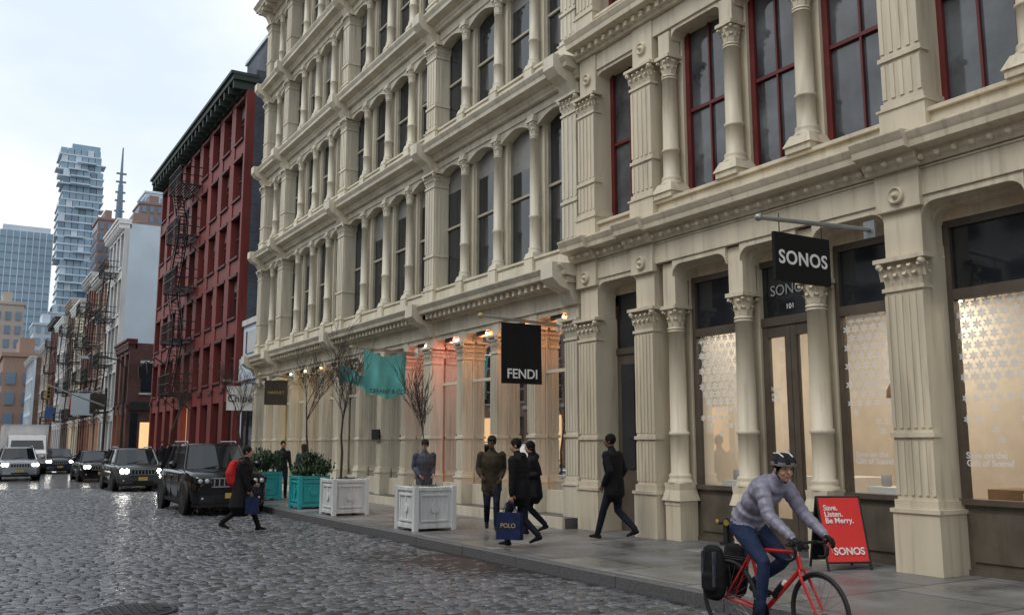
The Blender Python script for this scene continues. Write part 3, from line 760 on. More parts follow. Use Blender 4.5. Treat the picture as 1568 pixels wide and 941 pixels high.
tower_grid("brown_brick_tower", 36, 43, 330, 345, 77, "haze_brown", "haze_dark", 3.8, 2.2)
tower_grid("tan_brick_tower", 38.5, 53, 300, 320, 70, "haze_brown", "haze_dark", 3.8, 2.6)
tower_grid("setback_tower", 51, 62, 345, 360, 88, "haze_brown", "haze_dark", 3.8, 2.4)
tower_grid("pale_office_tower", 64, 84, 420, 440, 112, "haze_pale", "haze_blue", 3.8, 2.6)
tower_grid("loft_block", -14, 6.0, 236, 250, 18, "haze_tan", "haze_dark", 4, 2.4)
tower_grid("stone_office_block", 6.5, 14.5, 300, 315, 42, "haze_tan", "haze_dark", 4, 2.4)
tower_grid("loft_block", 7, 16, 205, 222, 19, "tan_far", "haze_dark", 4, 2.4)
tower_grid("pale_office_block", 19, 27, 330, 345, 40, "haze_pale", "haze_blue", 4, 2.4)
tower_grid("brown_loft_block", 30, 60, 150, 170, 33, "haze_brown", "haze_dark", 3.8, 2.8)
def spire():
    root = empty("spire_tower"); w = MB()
    x, y = 57.5, 450
    w.box(x-6, x+6, y-6, y+6, 0, 88, "haze_tan"); w.box(x-3, x+3, y-3, y+3, 88, 104, "haze_brown")
    w.tube((x, y, 104), (x, y, 122), 1.7, 1.1, "haze_dark"); w.tube((x, y, 122), (x, y, 140), .8, .3, "haze_dark")
    for z in (109, 114, 118, 123, 127): w.box(x-2.2, x+2.2, y-.5, y+.5, z, z+.7, "haze_dark")
    w.obj("mast", root)
spire()

# ------------------------------------------------------------------ ground
def sheet(name, x0, x1, y0, y1, z, m):
    w = MB(); w.add([(x0, y0, z), (x1, y0, z), (x1, y1, z), (x0, y1, z)], [(0, 1, 2, 3)], m)
    return w.obj(name)
sheet("ground", -1500, 1500, -600, 2500, -.06, "ground_mat")
sheet("road", -5.6, 7.3, -20, 42.0, -.022, "mortar")
sheet("cobblestone_street", -5.6, 7.2, 42.0, 300, -.004, "road_far_setts")
sheet("cross_street", 7.36, 80, 63.5, 72.6, -.02, "asphalt_far")
def cobbles():
    rng = np.random.default_rng(3)
    V = []; n = 0; y = 3.0
    while y < 42.0:
        rw = rng.uniform(.092, .125); x = -5.5+rng.uniform(0, .2)
        lo = -5.5 if y < 14 else -3.0
        x = max(x, lo+rng.uniform(0, .15))
        while x < 7.0:
            L = rng.uniform(.14, .24); x1 = min(x+L-.012, 7.17)
            if x1-x < .06: break
            y1 = y+rw-.012
            h = .008*math.sin(x*1.3+y*.7)+.010*math.sin(x*.55-y*.4)-.010*((x-1)/6)**2+rng.normal(0, .003)
            tx = rng.normal(0, .0032); ty = rng.normal(0, .0028)
            j = rng.normal(0, .003, 8); i = .010
            xs = (x+j[0], x1+j[1], x1+j[2], x+j[3]); ys = (y+j[4], y+j[5], y1+j[6], y1+j[7])
            cx = (x+x1)/2; cy = (y+y1)/2
            for lev in range(3):
                for q in range(4):
                    X, Y = xs[q], ys[q]
                    if lev == 2: X += i*1.5*(1 if X < cx else -1); Y += i*1.2*(1 if Y < cy else -1)
                    sx = 1 if xs[q] > cx else -1; sy = 1 if ys[q] > cy else -1
                    Z = -.05 if lev == 0 else (h-.009 if lev == 1 else h+tx*sx+ty*sy)
                    V.append((X, Y, Z))
            n += 1; x += L
        y += rw
    V = np.array(V, dtype=np.float32)
    base = np.array([[0,1,5,4],[1,2,6,5],[2,3,7,6],[3,0,4,7],[4,5,9,8],[5,6,10,9],[6,7,11,10],[7,4,8,11],[8,9,10,11]])
    Fs = (base[None]+(np.arange(n)*12)[:, None, None]).reshape(-1, 4)
    me = bpy.data.meshes.new("cobblestones")
    me.vertices.add(len(V)); me.vertices.foreach_set("co", V.ravel())
    me.loops.add(Fs.size); me.loops.foreach_set("vertex_index", Fs.ravel().astype(np.int32))
    me.polygons.add(len(Fs)); me.polygons.foreach_set("loop_start", np.arange(0, Fs.size, 4, dtype=np.int32))
    me.polygons.foreach_set("use_smooth", np.ones(len(Fs), dtype=bool))
    me.update(calc_edges=True); me.validate()
    me.materials.append(M["cobble"])
    o = bpy.data.objects.new("cobblestones", me); sc.collection.objects.link(o)
cobbles()
sw = MB(); sw.box(7.36, 14.0, -20, 63.4, -.05, .13, "sidewalk_mat"); sw.box(7.36, 14, 72.7, 170, -.05, .13, "sidewalk_mat"); sw.obj("sidewalk")
sw = MB(); sw.box(-12, -5.75, -20, 200, -.05, .13, "sidewalk_mat"); sw.obj("sidewalk")
kb = MB(); y = -20.0
while y < 170:
    L = R.uniform(1.6, 2.4)
    if not (62 < y < 72.6): kb.box(7.2+R.uniform(-.006, .006), 7.358, y, min(y+L-.012, 170), -.05, .136+R.uniform(-.004, .004), "granite")
    kb.box(-5.748, -5.6, y, y+L-.012, -.05, .136, "granite")
    y += L
kb.obj("kerb", bevel=.012)
def manhole(x, y):
    e = empty("manhole_cover", (x, y, 0)); w = MB()
    w.lathe((0, 0, -.03), [(.46, 0), (.46, .045), (.42, .05), (.41, .042), (.4, .042), (.39, .05), (.05, .052)], 32, "dark_iron")
    for i in range(-4, 5):
        for j in range(-4, 5):
            if i*i+j*j < 17: w.box(i*.085-.03, i*.085+.03, j*.085-.03, j*.085+.03, .01, .03, "dark_iron")
    w.obj("cover", e)
manhole(1.75, 10.7)

# ------------------------------------------------------------------ hanging signs
def hang_sign(name, y, x0, x1, z0, z1, tip, zp, board, ztip=None, root_x=10.6):
    e = empty(name); w = MB()
    zt = ztip if ztip else zp
    w.tube((root_x, y, zp), (tip, y, zt), .035, .03, "galv", 8); w.ball((tip, y, zt), .05, "galv"); w.box(root_x-.03, root_x+.03, y-.09, y+.09, zp-.12, zp+.12, "galv")
    w.box(x0, x1, y-.025, y+.025, z0, z1, board)
    for xx in (x0+.12, x1-.12): w.tube((xx, y, z1), (xx, y, zp), .01, .01, "dark_iron", 4)
    w.obj("board", e, .004); return e
e = hang_sign("shop_sign", 8.0, 8.69, 9.72, 3.80, 4.43, 8.45, 4.68, "black_sign", 4.58)
text("SONOS", .245, (9.205, 7.972, 4.03), ROT_S, "white_paint", e, bold=.005, sx=1.04, spacing=1.1)
def banner(name, y, x0, x1, z0, z1, m, wave=.04, tip=8.8, zp=4.25, pole=True, root_x=10.7, droop=0.0, taper=0.0):
    e = empty(name); w = MB()
    nx, nz = 26, 18; vs = []; fs = []
    for j in range(nz+1):
        for i in range(nx+1):
            u = i/nx; v = j/nz
            ins = taper*(1-v)
            uu = ins+u*(1-2*ins)
            top = droop*math.sin(math.pi*u)**2*v
            bot = droop*(.5*math.sin(2.6*math.pi*u)+.3)*(1-v)
            vs.append((x0+(x1-x0)*uu, y+wave*(math.sin(u*11+v*2.5)*(.5+.8*(1-v))+.4*math.sin(u*23-v*4)*(1-v)), z0+(z1-z0)*v-top+bot))
    for j in range(nz):
        for i in range(nx): a = j*(nx+1)+i; fs.append((a, a+1, a+nx+2, a+nx+1))
    w.add(vs, fs, m, True)
    w.obj("cloth", e, recalc=False)
    p = MB()
    if pole:
        p.tube((root_x, y, zp-.03), (tip, y, zp+.05), .035, .03, "steel", 8); p.ball((tip, y, zp+.05), .06, "gold_text"); p.box(root_x-.02, root_x+.06, y-.1, y+.1, zp-.15, zp+.12, "cream_iron_b")
        p.obj("pole", e)
    return e
e = banner("fabric_shop_sign", 15.8, 9.28, 10.24, 2.97, 4.2, "black_sign", wave=.012)
text("FENDI", .27, (9.76, 15.765, 3.08), ROT_S, "white_paint", e, bold=.004)
e = banner("fabric_shop_sign", 22.8, 9.15, 10.4, 2.98, 4.24, "teal_cloth", wave=.075, droop=.14, taper=.06)
text("TIFFANY & CO.", .155, (9.78, 22.62, 3.1), ROT_S, "teal_text", e, bold=.003)
e = banner("fabric_shop_sign", 24.6, 9.2, 10.6, 3.3, 3.95, "teal_cloth", wave=.12, droop=.25, tip=9.1, zp=4.0, taper=-.04)
e = banner("fabric_shop_sign", 38.3, 9.42, 10.5, 3.15, 4.15, "white_paint", wave=.012, tip=9.3, zp=4.3)
text("Chloé", .42, (9.96, 38.25, 3.5), ROT_S, "dark_brown_sign", e, bold=.004)
e = banner("fabric_shop_sign", 33.5, 9.6, 10.45, 3.2, 4.1, "dark_brown_sign", wave=.012, tip=9.4, zp=4.25)
text("HARRIET", .16, (10.02, 33.46, 3.6), ROT_S, "gold_text", e)
e = hang_sign("shop_sign", 88.0, 8.4, 10.2, 4.3, 6.2, 8.2, 6.4, "haze_pale")
for (yy, mm, zz) in ((97, "red_sign", 5), (109, "white_paint", 5.5), (126, "blue_art", 5), (82, "dark_brown_sign", 4.6)):
    hang_sign("shop_sign", yy, 9.2, 10.3, zz, zz+1.3, 9.0, zz+1.5, mm)

def aframe():
    e = empty("sidewalk_sandwich_board", (10.22, 8.48, .13), rad(-22)); w = MB()
    H, W, S = .92, .3, .24
    def q(u, t, s, off=0): return (u, s*(S*(1-t)+.02+off), t*H)
    for s, mm in ((-1, "red_sign"), (1, "black_sign")):
        vs = [q(-W, .12, s), q(W, .12, s), q(W, 1, s), q(-W, 1, s), q(-W, .12, s, -.02), q(W, .12, s, -.02), q(W, 1, s, -.02), q(-W, 1, s, -.02)]
        w.add(vs, [(0,1,2,3),(7,6,5,4),(0,4,5,1),(1,5,6,2),(2,6,7,3),(3,7,4,0)], mm)
        for u in (-W, W): w.tube(q(u, 0, s, -.01), q(u, 1.02, s, -.01), .017, .017, "black_metal")
        w.tube(q(-W, 1.01, s, -.01), q(W, 1.01, s, -.01), .017, .017, "black_metal"); w.tube(q(-W, .11, s, -.01), q(W, .11, s, -.01), .015, .015, "black_metal")
    for u in (-W, W): w.tube((u, -S*.6, H*.38), (u, S*.6, H*.38), .008, .008, "black_metal")
    w.obj("board", e)
    rx = rad(90)-math.atan2(S, H)
    def tx(t, s, h, u, bold=.002):
        text(t, s, (u, -(S*(1-h/H)+.03), h), (rx, 0, 0), "white_paint", e, bold=bold, align='LEFT')
    tx("Save.\nListen.\nBe Merry.", .1, .76, -.24); tx("SONOS", .13, .2, -.19, .003)
aframe()
def standpipe():
    e = empty("fire_standpipe", (11.0, 11.4, .13)); w = MB()
    w.tube((0, 0, 0), (0, 0, .34), .05, .05, "dark_iron", 10); w.ball((0, 0, .36), .07, "dark_iron")
    for s in (-1, 1):
        w.tube((0, 0, .36), (-.08, s*.09, .36), .04, .04, "dark_iron", 10); w.tube((-.08, s*.09, .36), (-.11, s*.12, .36), .046, .046, "yellow", 10)
    w.box(-.08, .08, -.08, .08, 0, .04, "dark_iron")
    w.obj("pipe", e)
standpipe()
e = empty("notice_sign"); w = MB(); w.box(10.62, 10.66, 10.52, 10.88, .131, .16, "black_metal"); w.box(10.63, 10.645, 10.54, 10.86, .3, .72, "pink_paper")
w.tube((10.65, 10.7, .14), (10.65, 10.7, .4), .012, .012, "black_metal")
for k in range(6): w.box(10.624, 10.631, 10.58, 10.82, .36+k*.055, .375+k*.055, "red_sign")
w.obj("board", e)

# ------------------------------------------------------------------ planters, trees, shrubs
def planter(x, y, s, h, m):
    e = empty("planter_box", (x, y, .13)); w = MB(); a = s/2
    w.box(-a, a, -a, a, .05, h-.06, m)
    for sx in (-1, 1):
        for sy in (-1, 1): w.box(sx*a-.05, sx*a+.05, sy*a-.05, sy*a+.05, 0, h, m)
    w.box(-a-.03, a+.03, -a-.03, a+.03, h-.09, h-.02, m); w.box(-a-.025, a+.025, -a-.025, a+.025, .05, .13, m)
    for s2 in (-1, 1):
        for (p, q, z0, z1) in ((-a+.1, a-.1, .17, .21), (-a+.1, a-.1, h-.19, h-.15)):
            w.box(p, q, s2*(a+.014)-.014, s2*(a+.014)+.014, z0, z1, m); w.box(s2*(a+.014)-.014, s2*(a+.014)+.014, p, q, z0, z1, m)
        for u in (-a+.1, -.02, a-.14):
            w.box(u, u+.04, s2*(a+.012)-.012, s2*(a+.012)+.012, .211, h-.191, m); w.box(s2*(a+.012)-.012, s2*(a+.012)+.012, u, u+.04, .211, h-.191, m)
        for (u, v) in ((1, 0), (0, 1)):
            w.lathe((u*s2*(a+.02), v*s2*(a+.02), h*.5), [(.09, -.012), (.09, .012), (.05, .02)], 14, m, 'x' if u else 'y')
    w.box(-a+.03, a-.03, -a+.03, a-.03, h-.1, h-.04, "soil")
    w.obj("box", e, .006); return e
def foliage(c, rr, n, leaf=.05, m="leaf", seed=1, low=-.3):
    rg = np.random.default_rng(seed); vs = []; fs = []
    cl = rg.normal(0, 1, (26, 3)); cl /= np.linalg.norm(cl, axis=1)[:, None]; cl *= rg.uniform(.45, .95, (26, 1)); cl[:, 2] = np.maximum(cl[:, 2], low)
    for i in range(n):
        p = cl[rg.integers(26)]+rg.normal(0, .17, 3)
        p = np.array([p[0]*rr[0]+c[0], p[1]*rr[1]+c[1], p[2]*rr[2]+c[2]])
        d = rg.normal(0, 1, 3); d /= np.linalg.norm(d); u = np.cross(d, [0, 0, 1.]); u /= (np.linalg.norm(u)+1e-6); v = np.cross(d, u)
        L = leaf*rg.uniform(.6, 1.3)
        o = len(vs); vs += [tuple(p-v*L), tuple(p+u*L*.4), tuple(p+v*L), tuple(p-u*L*.4)]; fs.append((o, o+1, o+2, o+3))
    w = MB(); w.add(vs, fs, m); return w
def bush(x, y, z, rr, n=1800, seed=1, leaf=.05):
    e = empty("shrub", (x, y, z)); foliage((0, 0, rr[2]*.8), rr, n, leaf, seed=seed).obj("leaves", e, recalc=False)
    t = MB()
    for k in range(5): t.tube((0, 0, -.05), (R.uniform(-.2, .2), R.uniform(-.2, .2), rr[2]*.9), .02, .01, "bark")
    t.obj("stems", e)
def bare_tree(x, y, z, H, seed=1, spread=.5, r0=.022):
    e = empty("bare_tree", (x, y, z)); w = MB(); rg = random.Random(seed)
    def grow(p, d, L, r, lev):
        n = 3; q = p
        for i in range(n):
            d = (d+Vector((rg.gauss(0, .1), rg.gauss(0, .1), .07))).normalized()
            nq = q+d*L/n; r2 = max(.0045, r*.86)
            w.tube(q, nq, r, r2, "bark", 5 if lev < 2 else 3); q = nq; r = r2
            if lev < 4 and (i > 0 or lev > 0):
                for _ in range(2 if lev < 2 else 1):
                    a = rg.uniform(0, 6.28); nd = (d+Vector((math.cos(a), math.sin(a), .35))*spread*rg.uniform(.8, 1.6)).normalized()
                    grow(q, nd, L*rg.uniform(.55, .8), max(.005, r*.62), lev+1)
    tr = H*.42
    w.tube((0, 0, -.05), (.02, .01, tr*.6), r0*1.15, r0, "bark", 7)
    w.ball((.02, .01, tr*.6), r0, "bark", 5)
    grow(Vector((.02, .01, tr*.6)), Vector((0, .05, 1)).normalized(), H*.45, r0, 0)
    w.obj("branches", e)
planter(7.95, 16.45, .8, .84, "white_planter"); bare_tree(7.95, 16.45, .9, 1.7, 3, .3, .012)
planter(8.0, 20.95, .8, .84, "white_planter"); bare_tree(7.9, 20.95, .9, 2.6, 5, .5, .03)
planter(8.0, 23.5, .72, .84, "teal_planter"); bush(8.0, 23.5, .9, (.5, .5, .36), 3200, 4); bare_tree(7.95, 23.6, .9, 2.7, 9, .5, .03)
planter(8.0, 27.6, .75, .84, "teal_planter"); bush(8.0, 27.6, .9, (.5, .5, .4), 2200, 6)
planter(8.0, 30.5, .75, .84, "white_planter"); bush(8.0, 30.5, .9, (.5, .5, .4), 2000, 8); bare_tree(8.0, 30.5, .9, 3.0, 12, .5, .035)
planter(8.0, 42, .75, .84, "white_planter"); bare_tree(8.0, 42, .9, 3.6, 22, .5, .05)
bush(7.95, 16.45, .86, (.36, .36, .07), 500, 14, .03); bush(8.0, 20.95, .86, (.36, .36, .08), 500, 15, .03)

def street_lamp(x, y):
    e = empty("street_lamp", (x, y, .13)); w = MB()
    w.lathe((0, 0, 0), [(.16, 0), (.16, .5), (.1, .6), (.08, 1), (.06, 5.8)], 10, "dark_iron")
    w.path([(0, 0, 5.7), (-.3, 0, 6.1), (-1.0, 0, 6.25), (-1.9, 0, 6.25)], .04, "dark_iron")
    w.tbox(-2.1, 0, 6.12, 6.26, .3, .12, .2, .08, "galv"); w.obj("pole", e)
street_lamp(7.6, 53)
def traffic_light(x, y, arm=3.2):
    e = empty("traffic_light", (x, y, .13)); w = MB()
    w.lathe((0, 0, 0), [(.15, 0), (.14, .6), (.08, .8), (.07, 5.0)], 10, "dark_iron")
    w.tube((0, 0, 3.9), (-arm, 0, 5.1), .06, .04, "galv"); w.tube((0, 0, 4.9), (-arm*.5, 0, 4.5), .02, .02, "galv")
    xx, zz = -arm+.1, 4.35
    w.box(xx-.12, xx+.12, -.12, .12, zz-.1, zz+.65, "yellow")
    for k in range(3):
        w.lathe((xx, -.12, zz+.52-k*.23), [(.085, 0), (.085, -.06), (.075, -.02), (.01, -.02)], 12, "black_metal", 'y')
    w.obj("pole", e)
traffic_light(7.6, 60)

# ------------------------------------------------------------------ vehicles (front faces -Y)
mat("carpaint_black", (0.006, 0.007, 0.009), .12, var=.1, rvar=.04, spec=.5)
mat("carpaint_grey", (0.05, 0.055, 0.06), .15, var=.1, rvar=.04, spec=.6)
mat("carpaint_silver", (0.28, 0.3, 0.33), .2, var=.1, rvar=.04, spec=.6, metal=.3)
mat("carpaint_navy", (0.02, 0.03, 0.06), .15, var=.1, rvar=.04, spec=.6)
mat("carpaint_white", (0.7, 0.7, 0.7), .25, var=.1)
mat("tyre", (0.012, 0.012, 0.012), .85, spec=.2)
mat("auto_glass", (0.012, 0.015, 0.018), .04, var=.2, rvar=.02, spec=.7)
mat("plastic_black", (0.012, 0.012, 0.012), .55, spec=.3)
mat("headlight_off", (0.55, 0.57, 0.6), .1, rvar=.03, metal=.3)
mat("plate", (0.6, 0.45, 0.1), .5)
def wheel(w, x, y, r, wd):
    s = 1 if x > 0 else -1
    w.lathe((x, y, r), [(r*.62, -wd/2), (r*.93, -wd/2), (r, -wd*.38), (r, wd*.38), (r*.93, wd/2), (r*.62, wd/2)], 28, "tyre", 'x')
    w.lathe((x+s*wd*.42, y, r), [(r*.64, 0), (r*.6, s*.015), (r*.52, -s*.03), (r*.15, -s*.02), (r*.12, s*.01), (.004, s*.012)], 24, "galv", 'x')
    for k in range(5):
        a = k*2*math.pi/5
        w.tube((x+s*wd*.45, y+math.cos(a)*r*.12, r+math.sin(a)*r*.12), (x+s*wd*.45, y+math.cos(a)*r*.58, r+math.sin(a)*r*.58), .03, .022, "steel", 5)
def car(name, x, y, L=4.8, W=1.94, H=1.76, paint="carpaint_black", suv=True, lights=None, rz=0.0):
    e = empty(name, (x, y, 0.01), rz); b = MB(); w = MB(); gl = MB()
    hw = W/2; gc = .24 if suv else .17
    hood = H*.60; belt = H*.61 if suv else H*.63
    st = [(0, hood*.72, hw*.80, gc+.1), (.04, hood*.84, hw*.88, gc+.02), (.14, hood*.93, hw*.95, gc), (.5, hood*.985, hw*.985, gc), (1.0, hood*1.01, hw, gc), (L*.27, hood*1.04, hw, gc),
          (L*.33, belt, hw, gc), (L*.6, belt*1.01, hw, gc), (L*.85, belt*1.03, hw*.99, gc), (L*.96, belt*1.0 if suv else belt*.97, hw*.95, gc+.03), (L, belt*.92, hw*.88, gc+.14)]
    rings = []
    for (yy, zt, h_, zb) in st:
        zs = zb+(zt-zb)*.5
        half = [(0, zb), (h_*.8, zb), (h_*.97, zb+.08), (h_, zs-.05), (h_*1.0, zs+.06), (h_*.965, zt-.1), (h_*.93, zt-.04), (h_*.84, zt), (h_*.4, zt+.022), (0, zt+.03)]
        rings.append([(px, yy, pz) for px, pz in half]+[(-px, yy, pz) for px, pz in half[-2:0:-1]])
    n = len(rings[0]); vs = [p for r_ in rings for p in r_]; fs = []
    for i in range(len(rings)-1):
        for k in range(n): fs.append((i*n+k, i*n+(k+1) % n, (i+1)*n+(k+1) % n, (i+1)*n+k))
    b.add(vs, fs, paint, True); b.add(rings[0], [tuple(range(n))], paint); b.add(rings[-1], [tuple(range(n))], paint)
    ws0, ws1 = L*.27, L*.27+(.62 if suv else .75)
    rr0, rr1 = (L*.985, L*.9) if suv else (L*.88, L*.70)
    zb = belt-.03; zr = H-.06
    gw, rw = hw*.87, hw*.70
    bot = [(-gw, ws0+.22), (-gw*.5, ws0+.03), (0, ws0), (gw*.5, ws0+.03), (gw, ws0+.22), (gw, rr0-.1), (gw*.6, rr0), (-gw*.6, rr0), (-gw, rr0-.1)]
    top = [(-rw, ws1+.14), (-rw*.5, ws1+.02), (0, ws1), (rw*.5, ws1+.02), (rw, ws1+.14), (rw, rr1-.1), (rw*.6, rr1), (-rw*.6, rr1), (-rw, rr1-.1)]
    nb = len(bot); vs = [(p[0], p[1], zb) for p in bot]+[(p[0], p[1], zr) for p in top]
    gl.add(vs, [(k, (k+1) % nb, nb+(k+1) % nb, nb+k) for k in range(nb)], "auto_glass")
    r1 = [(p[0]*1.01, p[1], zr-.02) for p in top]; r2 = [(p[0]*.97, p[1]+(.03 if p[1] < L/2 else -.03), zr+.035) for p in top]; r3 = [(p[0]*.7, L*.5+(p[1]-L*.5)*.8, H) for p in top]
    b.add(r1+r2+r3, [(k, (k+1) % nb, nb+(k+1) % nb, nb+k) for k in range(nb)]+[(nb+k, nb+(k+1) % nb, 2*nb+(k+1) % nb, 2*nb+k) for k in range(nb)]+[tuple(range(2*nb, 3*nb))], paint, True)
    for s in (-1, 1):
        b.tube((s*gw, bot[4][1], zb), (s*rw, top[4][1], zr), .045, .04, paint, 6)
        b.tube((s*gw, bot[5][1], zb), (s*rw, top[5][1], zr), .075, .07, paint, 6)
        for t in ((.45, .045), (.72, .05)):
            yb = bot[4][1]+(bot[5][1]-bot[4][1])*t[0]; yt = top[4][1]+(top[5][1]-top[4][1])*t[0]
            b.tube((s*gw, yb, zb), (s*rw, yt, zr), t[1], t[1]*.8, "plastic_black", 6)
        if suv: b.path([(s*rw*.95, ws1+.3, H), (s*rw*.95, ws1+.4, H+.05), (s*rw*.95, rr1-.4, H+.05), (s*rw*.95, rr1-.3, H)], .018, "steel", 6)
        b.tube((s*gw, ws0+.35, belt+.06), (s*(hw+.08), ws0+.38, belt+.1), .025, .025, paint)
        b.lathe((s*(hw+.15), ws0+.36, belt+.13), [(.03, -.08), (.1, -.05), (.11, .03), (.09, .05), (.005, .05)], 10, paint, 'y')
        r = .375 if suv else .335
        for yy in (L*.185, L*.79):
            w.lathe((s*(hw-.06), yy, r+.01), [(r*1.16, -.1), (r*1.18, s*.0), (r*1.17, s*.067), (r*1.05, s*.068), (r*1.04, 0), (.01, 0)], 28, "plastic_black", 'x')
            wheel(w, s*(hw-.09), yy, r, .24)
        for yy in (L*.5, L*.69): w.box(s*(hw-.01), s*(hw+.03), yy, yy+.16, belt-.16, belt-.13, "steel")
        for yy in (L*.345, L*.545, L*.735): w.box(s*(hw-.02), s*(hw+.003), yy, yy+.012, gc+.12, belt-.08, "black_metal")
        w.box(s*(hw-.05), s*(hw+.012), L*.28, L*.7, gc+.02, gc+.1, "plastic_black")
        hz = hood*.72
        w.prism([(s*hw*.52, hz), (s*hw*.9, hz+.02), (s*hw*.93, hz+.15), (s*hw*.55, hz+.12)], 'y', -.015, .2, "plastic_black")
        hm = lights or "headlight_off"
        rl = .085 if lights else .06
        for q in (.62, .79): w.lathe((s*hw*q, -.012, hz+.07), [(rl, 0), (rl*.9, -.018), (rl*.4, -.024), (.003, -.026)], 14, hm, 'y')
        w.lathe((s*hw*.72, -.03, gc+.17), [(.05, .05), (.05, 0), (.003, -.01)], 10, "headlight_off", 'y')
    gz0, gz1 = hood*.66, hood*.84
    w.box(-hw*.48, hw*.48, -.03, .1, gz0, gz1, "plastic_black")
    for k in range(8):
        xx = -hw*.44+k*hw*.88/7
        w.box(xx-.012, xx+.012, -.045, 0, gz0+.02, gz1-.02, "steel")
    w.box(-hw*.5, hw*.5, -.042, 0, gz1-.005, gz1+.02, "steel"); w.box(-hw*.5, hw*.5, -.04, 0, gz0-.02, gz0+.004, "steel")
    bp = [(-hw*.9, .16), (-hw*.8, -.03), (0, -.07), (hw*.8, -.03), (hw*.9, .16)]
    poly = bp+[(hw*.85, .3), (-hw*.85, .3)]
    w.prism(poly, 'z', gc+.06, gc+.26, paint); w.prism([(p[0]*.97, p[1]+.015) for p in poly], 'z', gc-.04, gc+.07, "plastic_black")
    w.box(-hw*.4, hw*.4, -.085, -.02, gc+.08, gc+.15, "plastic_black")
    w.box(-.16, .16, -.095, -.06, gc+.17, gc+.3, "plate")
    w.box(-hw*.75, hw*.75, ws0-.03, ws0+.06, belt-.02, belt+.03, "plastic_black")
    w.tube((-.4, ws0+.02, belt+.04), (.25, ws0+.2, belt+.14), .012, .01, "plastic_black")
    w.box(-.7*hw, .7*hw, L-.02, L+.06, gc+.1, gc+.3, paint)
    for s in (-1, 1): w.box(s*hw*.7, s*hw*.9, L-.06, L+.01, belt*.72, belt*.9, "red_sign")
    w.box(-hw*.9, hw*.9, .2, L-.2, gc-.05, gc+.1, "plastic_black")
    b.obj("body", e); w.obj("trim_and_wheels", e); gl.obj("windows", e)
    return e
car("parked_suv", 6.1, 23.9, 4.8, 1.95, 1.78, "carpaint_black")
car("suv_car", 6.2, 37.3, 4.7, 1.88, 1.6, "carpaint_grey", True, "headlight_on")
car("sedan_car", 6.15, 48.3, 4.7, 1.85, 1.45, "carpaint_black", False, "headlight_dim")
car("sedan_car", 5.7, 63.5, 4.7, 1.85, 1.5, "carpaint_navy", False, "headlight_dim")
car("suv_car", 2.85, 51.5, 4.7, 1.88, 1.62, "carpaint_silver", True, "headlight_dim")
car("sedan_car", 5.8, 76, 4.7, 1.85, 1.5, "carpaint_black", False, "headlight_dim")
def truck(x, y):
    e = empty("box_truck", (x, y, 0)); w = MB()
    w.box(-1.2, 1.2, 1.9, 7.5, .9, 2.95, "carpaint_white"); w.box(-1.22, 1.22, 1.88, 7.52, 2.92, 2.99, "stone_white")
    w.prism([(-.1, .5), (-.1, 1.25), (.35, 1.45), (.95, 2.3), (1.85, 2.35), (1.85, .5)], 'x', -1.0, 1.0, "carpaint_white")
    w.add([(-.9, .36, 1.49), (.9, .36, 1.49), (.82, .93, 2.26), (-.82, .93, 2.26)], [(0, 1, 2, 3)], "auto_glass")
    for s in (-1, 1):
        w.box(s*.99, s*1.012, .95, 1.6, 1.45, 2.15, "auto_glass"); w.box(s*.6, s*.95, -.13, -.05, .8, 1.05, "headlight_off")
        for yy in (.75, 6): wheel(w, s*.95, yy, .42, .26)
    w.box(-.55, .55, -.13, -.05, .75, 1.15, "plastic_black"); w.box(-1.05, 1.05, -.2, 0, .4, .65, "plastic_black"); w.box(-.5, .5, 1.9, 7.4, .6, .9, "plastic_black")
    w.obj("body", e)
truck(3.75, 62)

# ------------------------------------------------------------------ people
for (n, c_) in (("coat_black", (0.008, 0.008, 0.01)), ("coat_dark", (0.022, 0.023, 0.03)), ("coat_olive", (0.05, 0.038, 0.024)), ("coat_grey", (0.08, 0.085, 0.11)), ("denim", (0.022, 0.036, 0.085)),
                ("denim_dark", (0.009, 0.013, 0.024)), ("shoe_dark", (0.012, 0.01, 0.01)), ("hair_dark", (0.01, 0.007, 0.006)), ("hair_brown", (0.05, 0.028, 0.016)), ("cap_knit", (0.02, 0.018, 0.02)),
                ("bag_red", (0.6, 0.03, 0.03)), ("bag_navy", (0.012, 0.022, 0.07)), ("scarf", (0.2, 0.19, 0.18)), ("bag_black", (0.01, 0.01, 0.011)), ("glove", (0.02, 0.02, 0.02))):
    mat(n, c_, .8, var=.45, scale=9, bump=.8, bscale=12, spec=.22)
mat("jacket_silver", (0.24, 0.23, 0.30), .45, var=.3, scale=12, bump=.5, bscale=18)
mat("skin_light", (0.48, 0.27, 0.19), .5, var=.1, scale=20)
mat("skin_dark", (0.15, 0.07, 0.045), .5, var=.1, scale=20)
mat("lips", (0.3, 0.09, 0.08), .5); mat("eye_dark", (0.015, 0.01, 0.008), .3); mat("eye_white", (0.6, 0.6, 0.6), .3)
mat("bike_red", (0.6, 0.02, 0.02), .3, var=.05); mat("rubber", (0.02, 0.02, 0.02), .7)

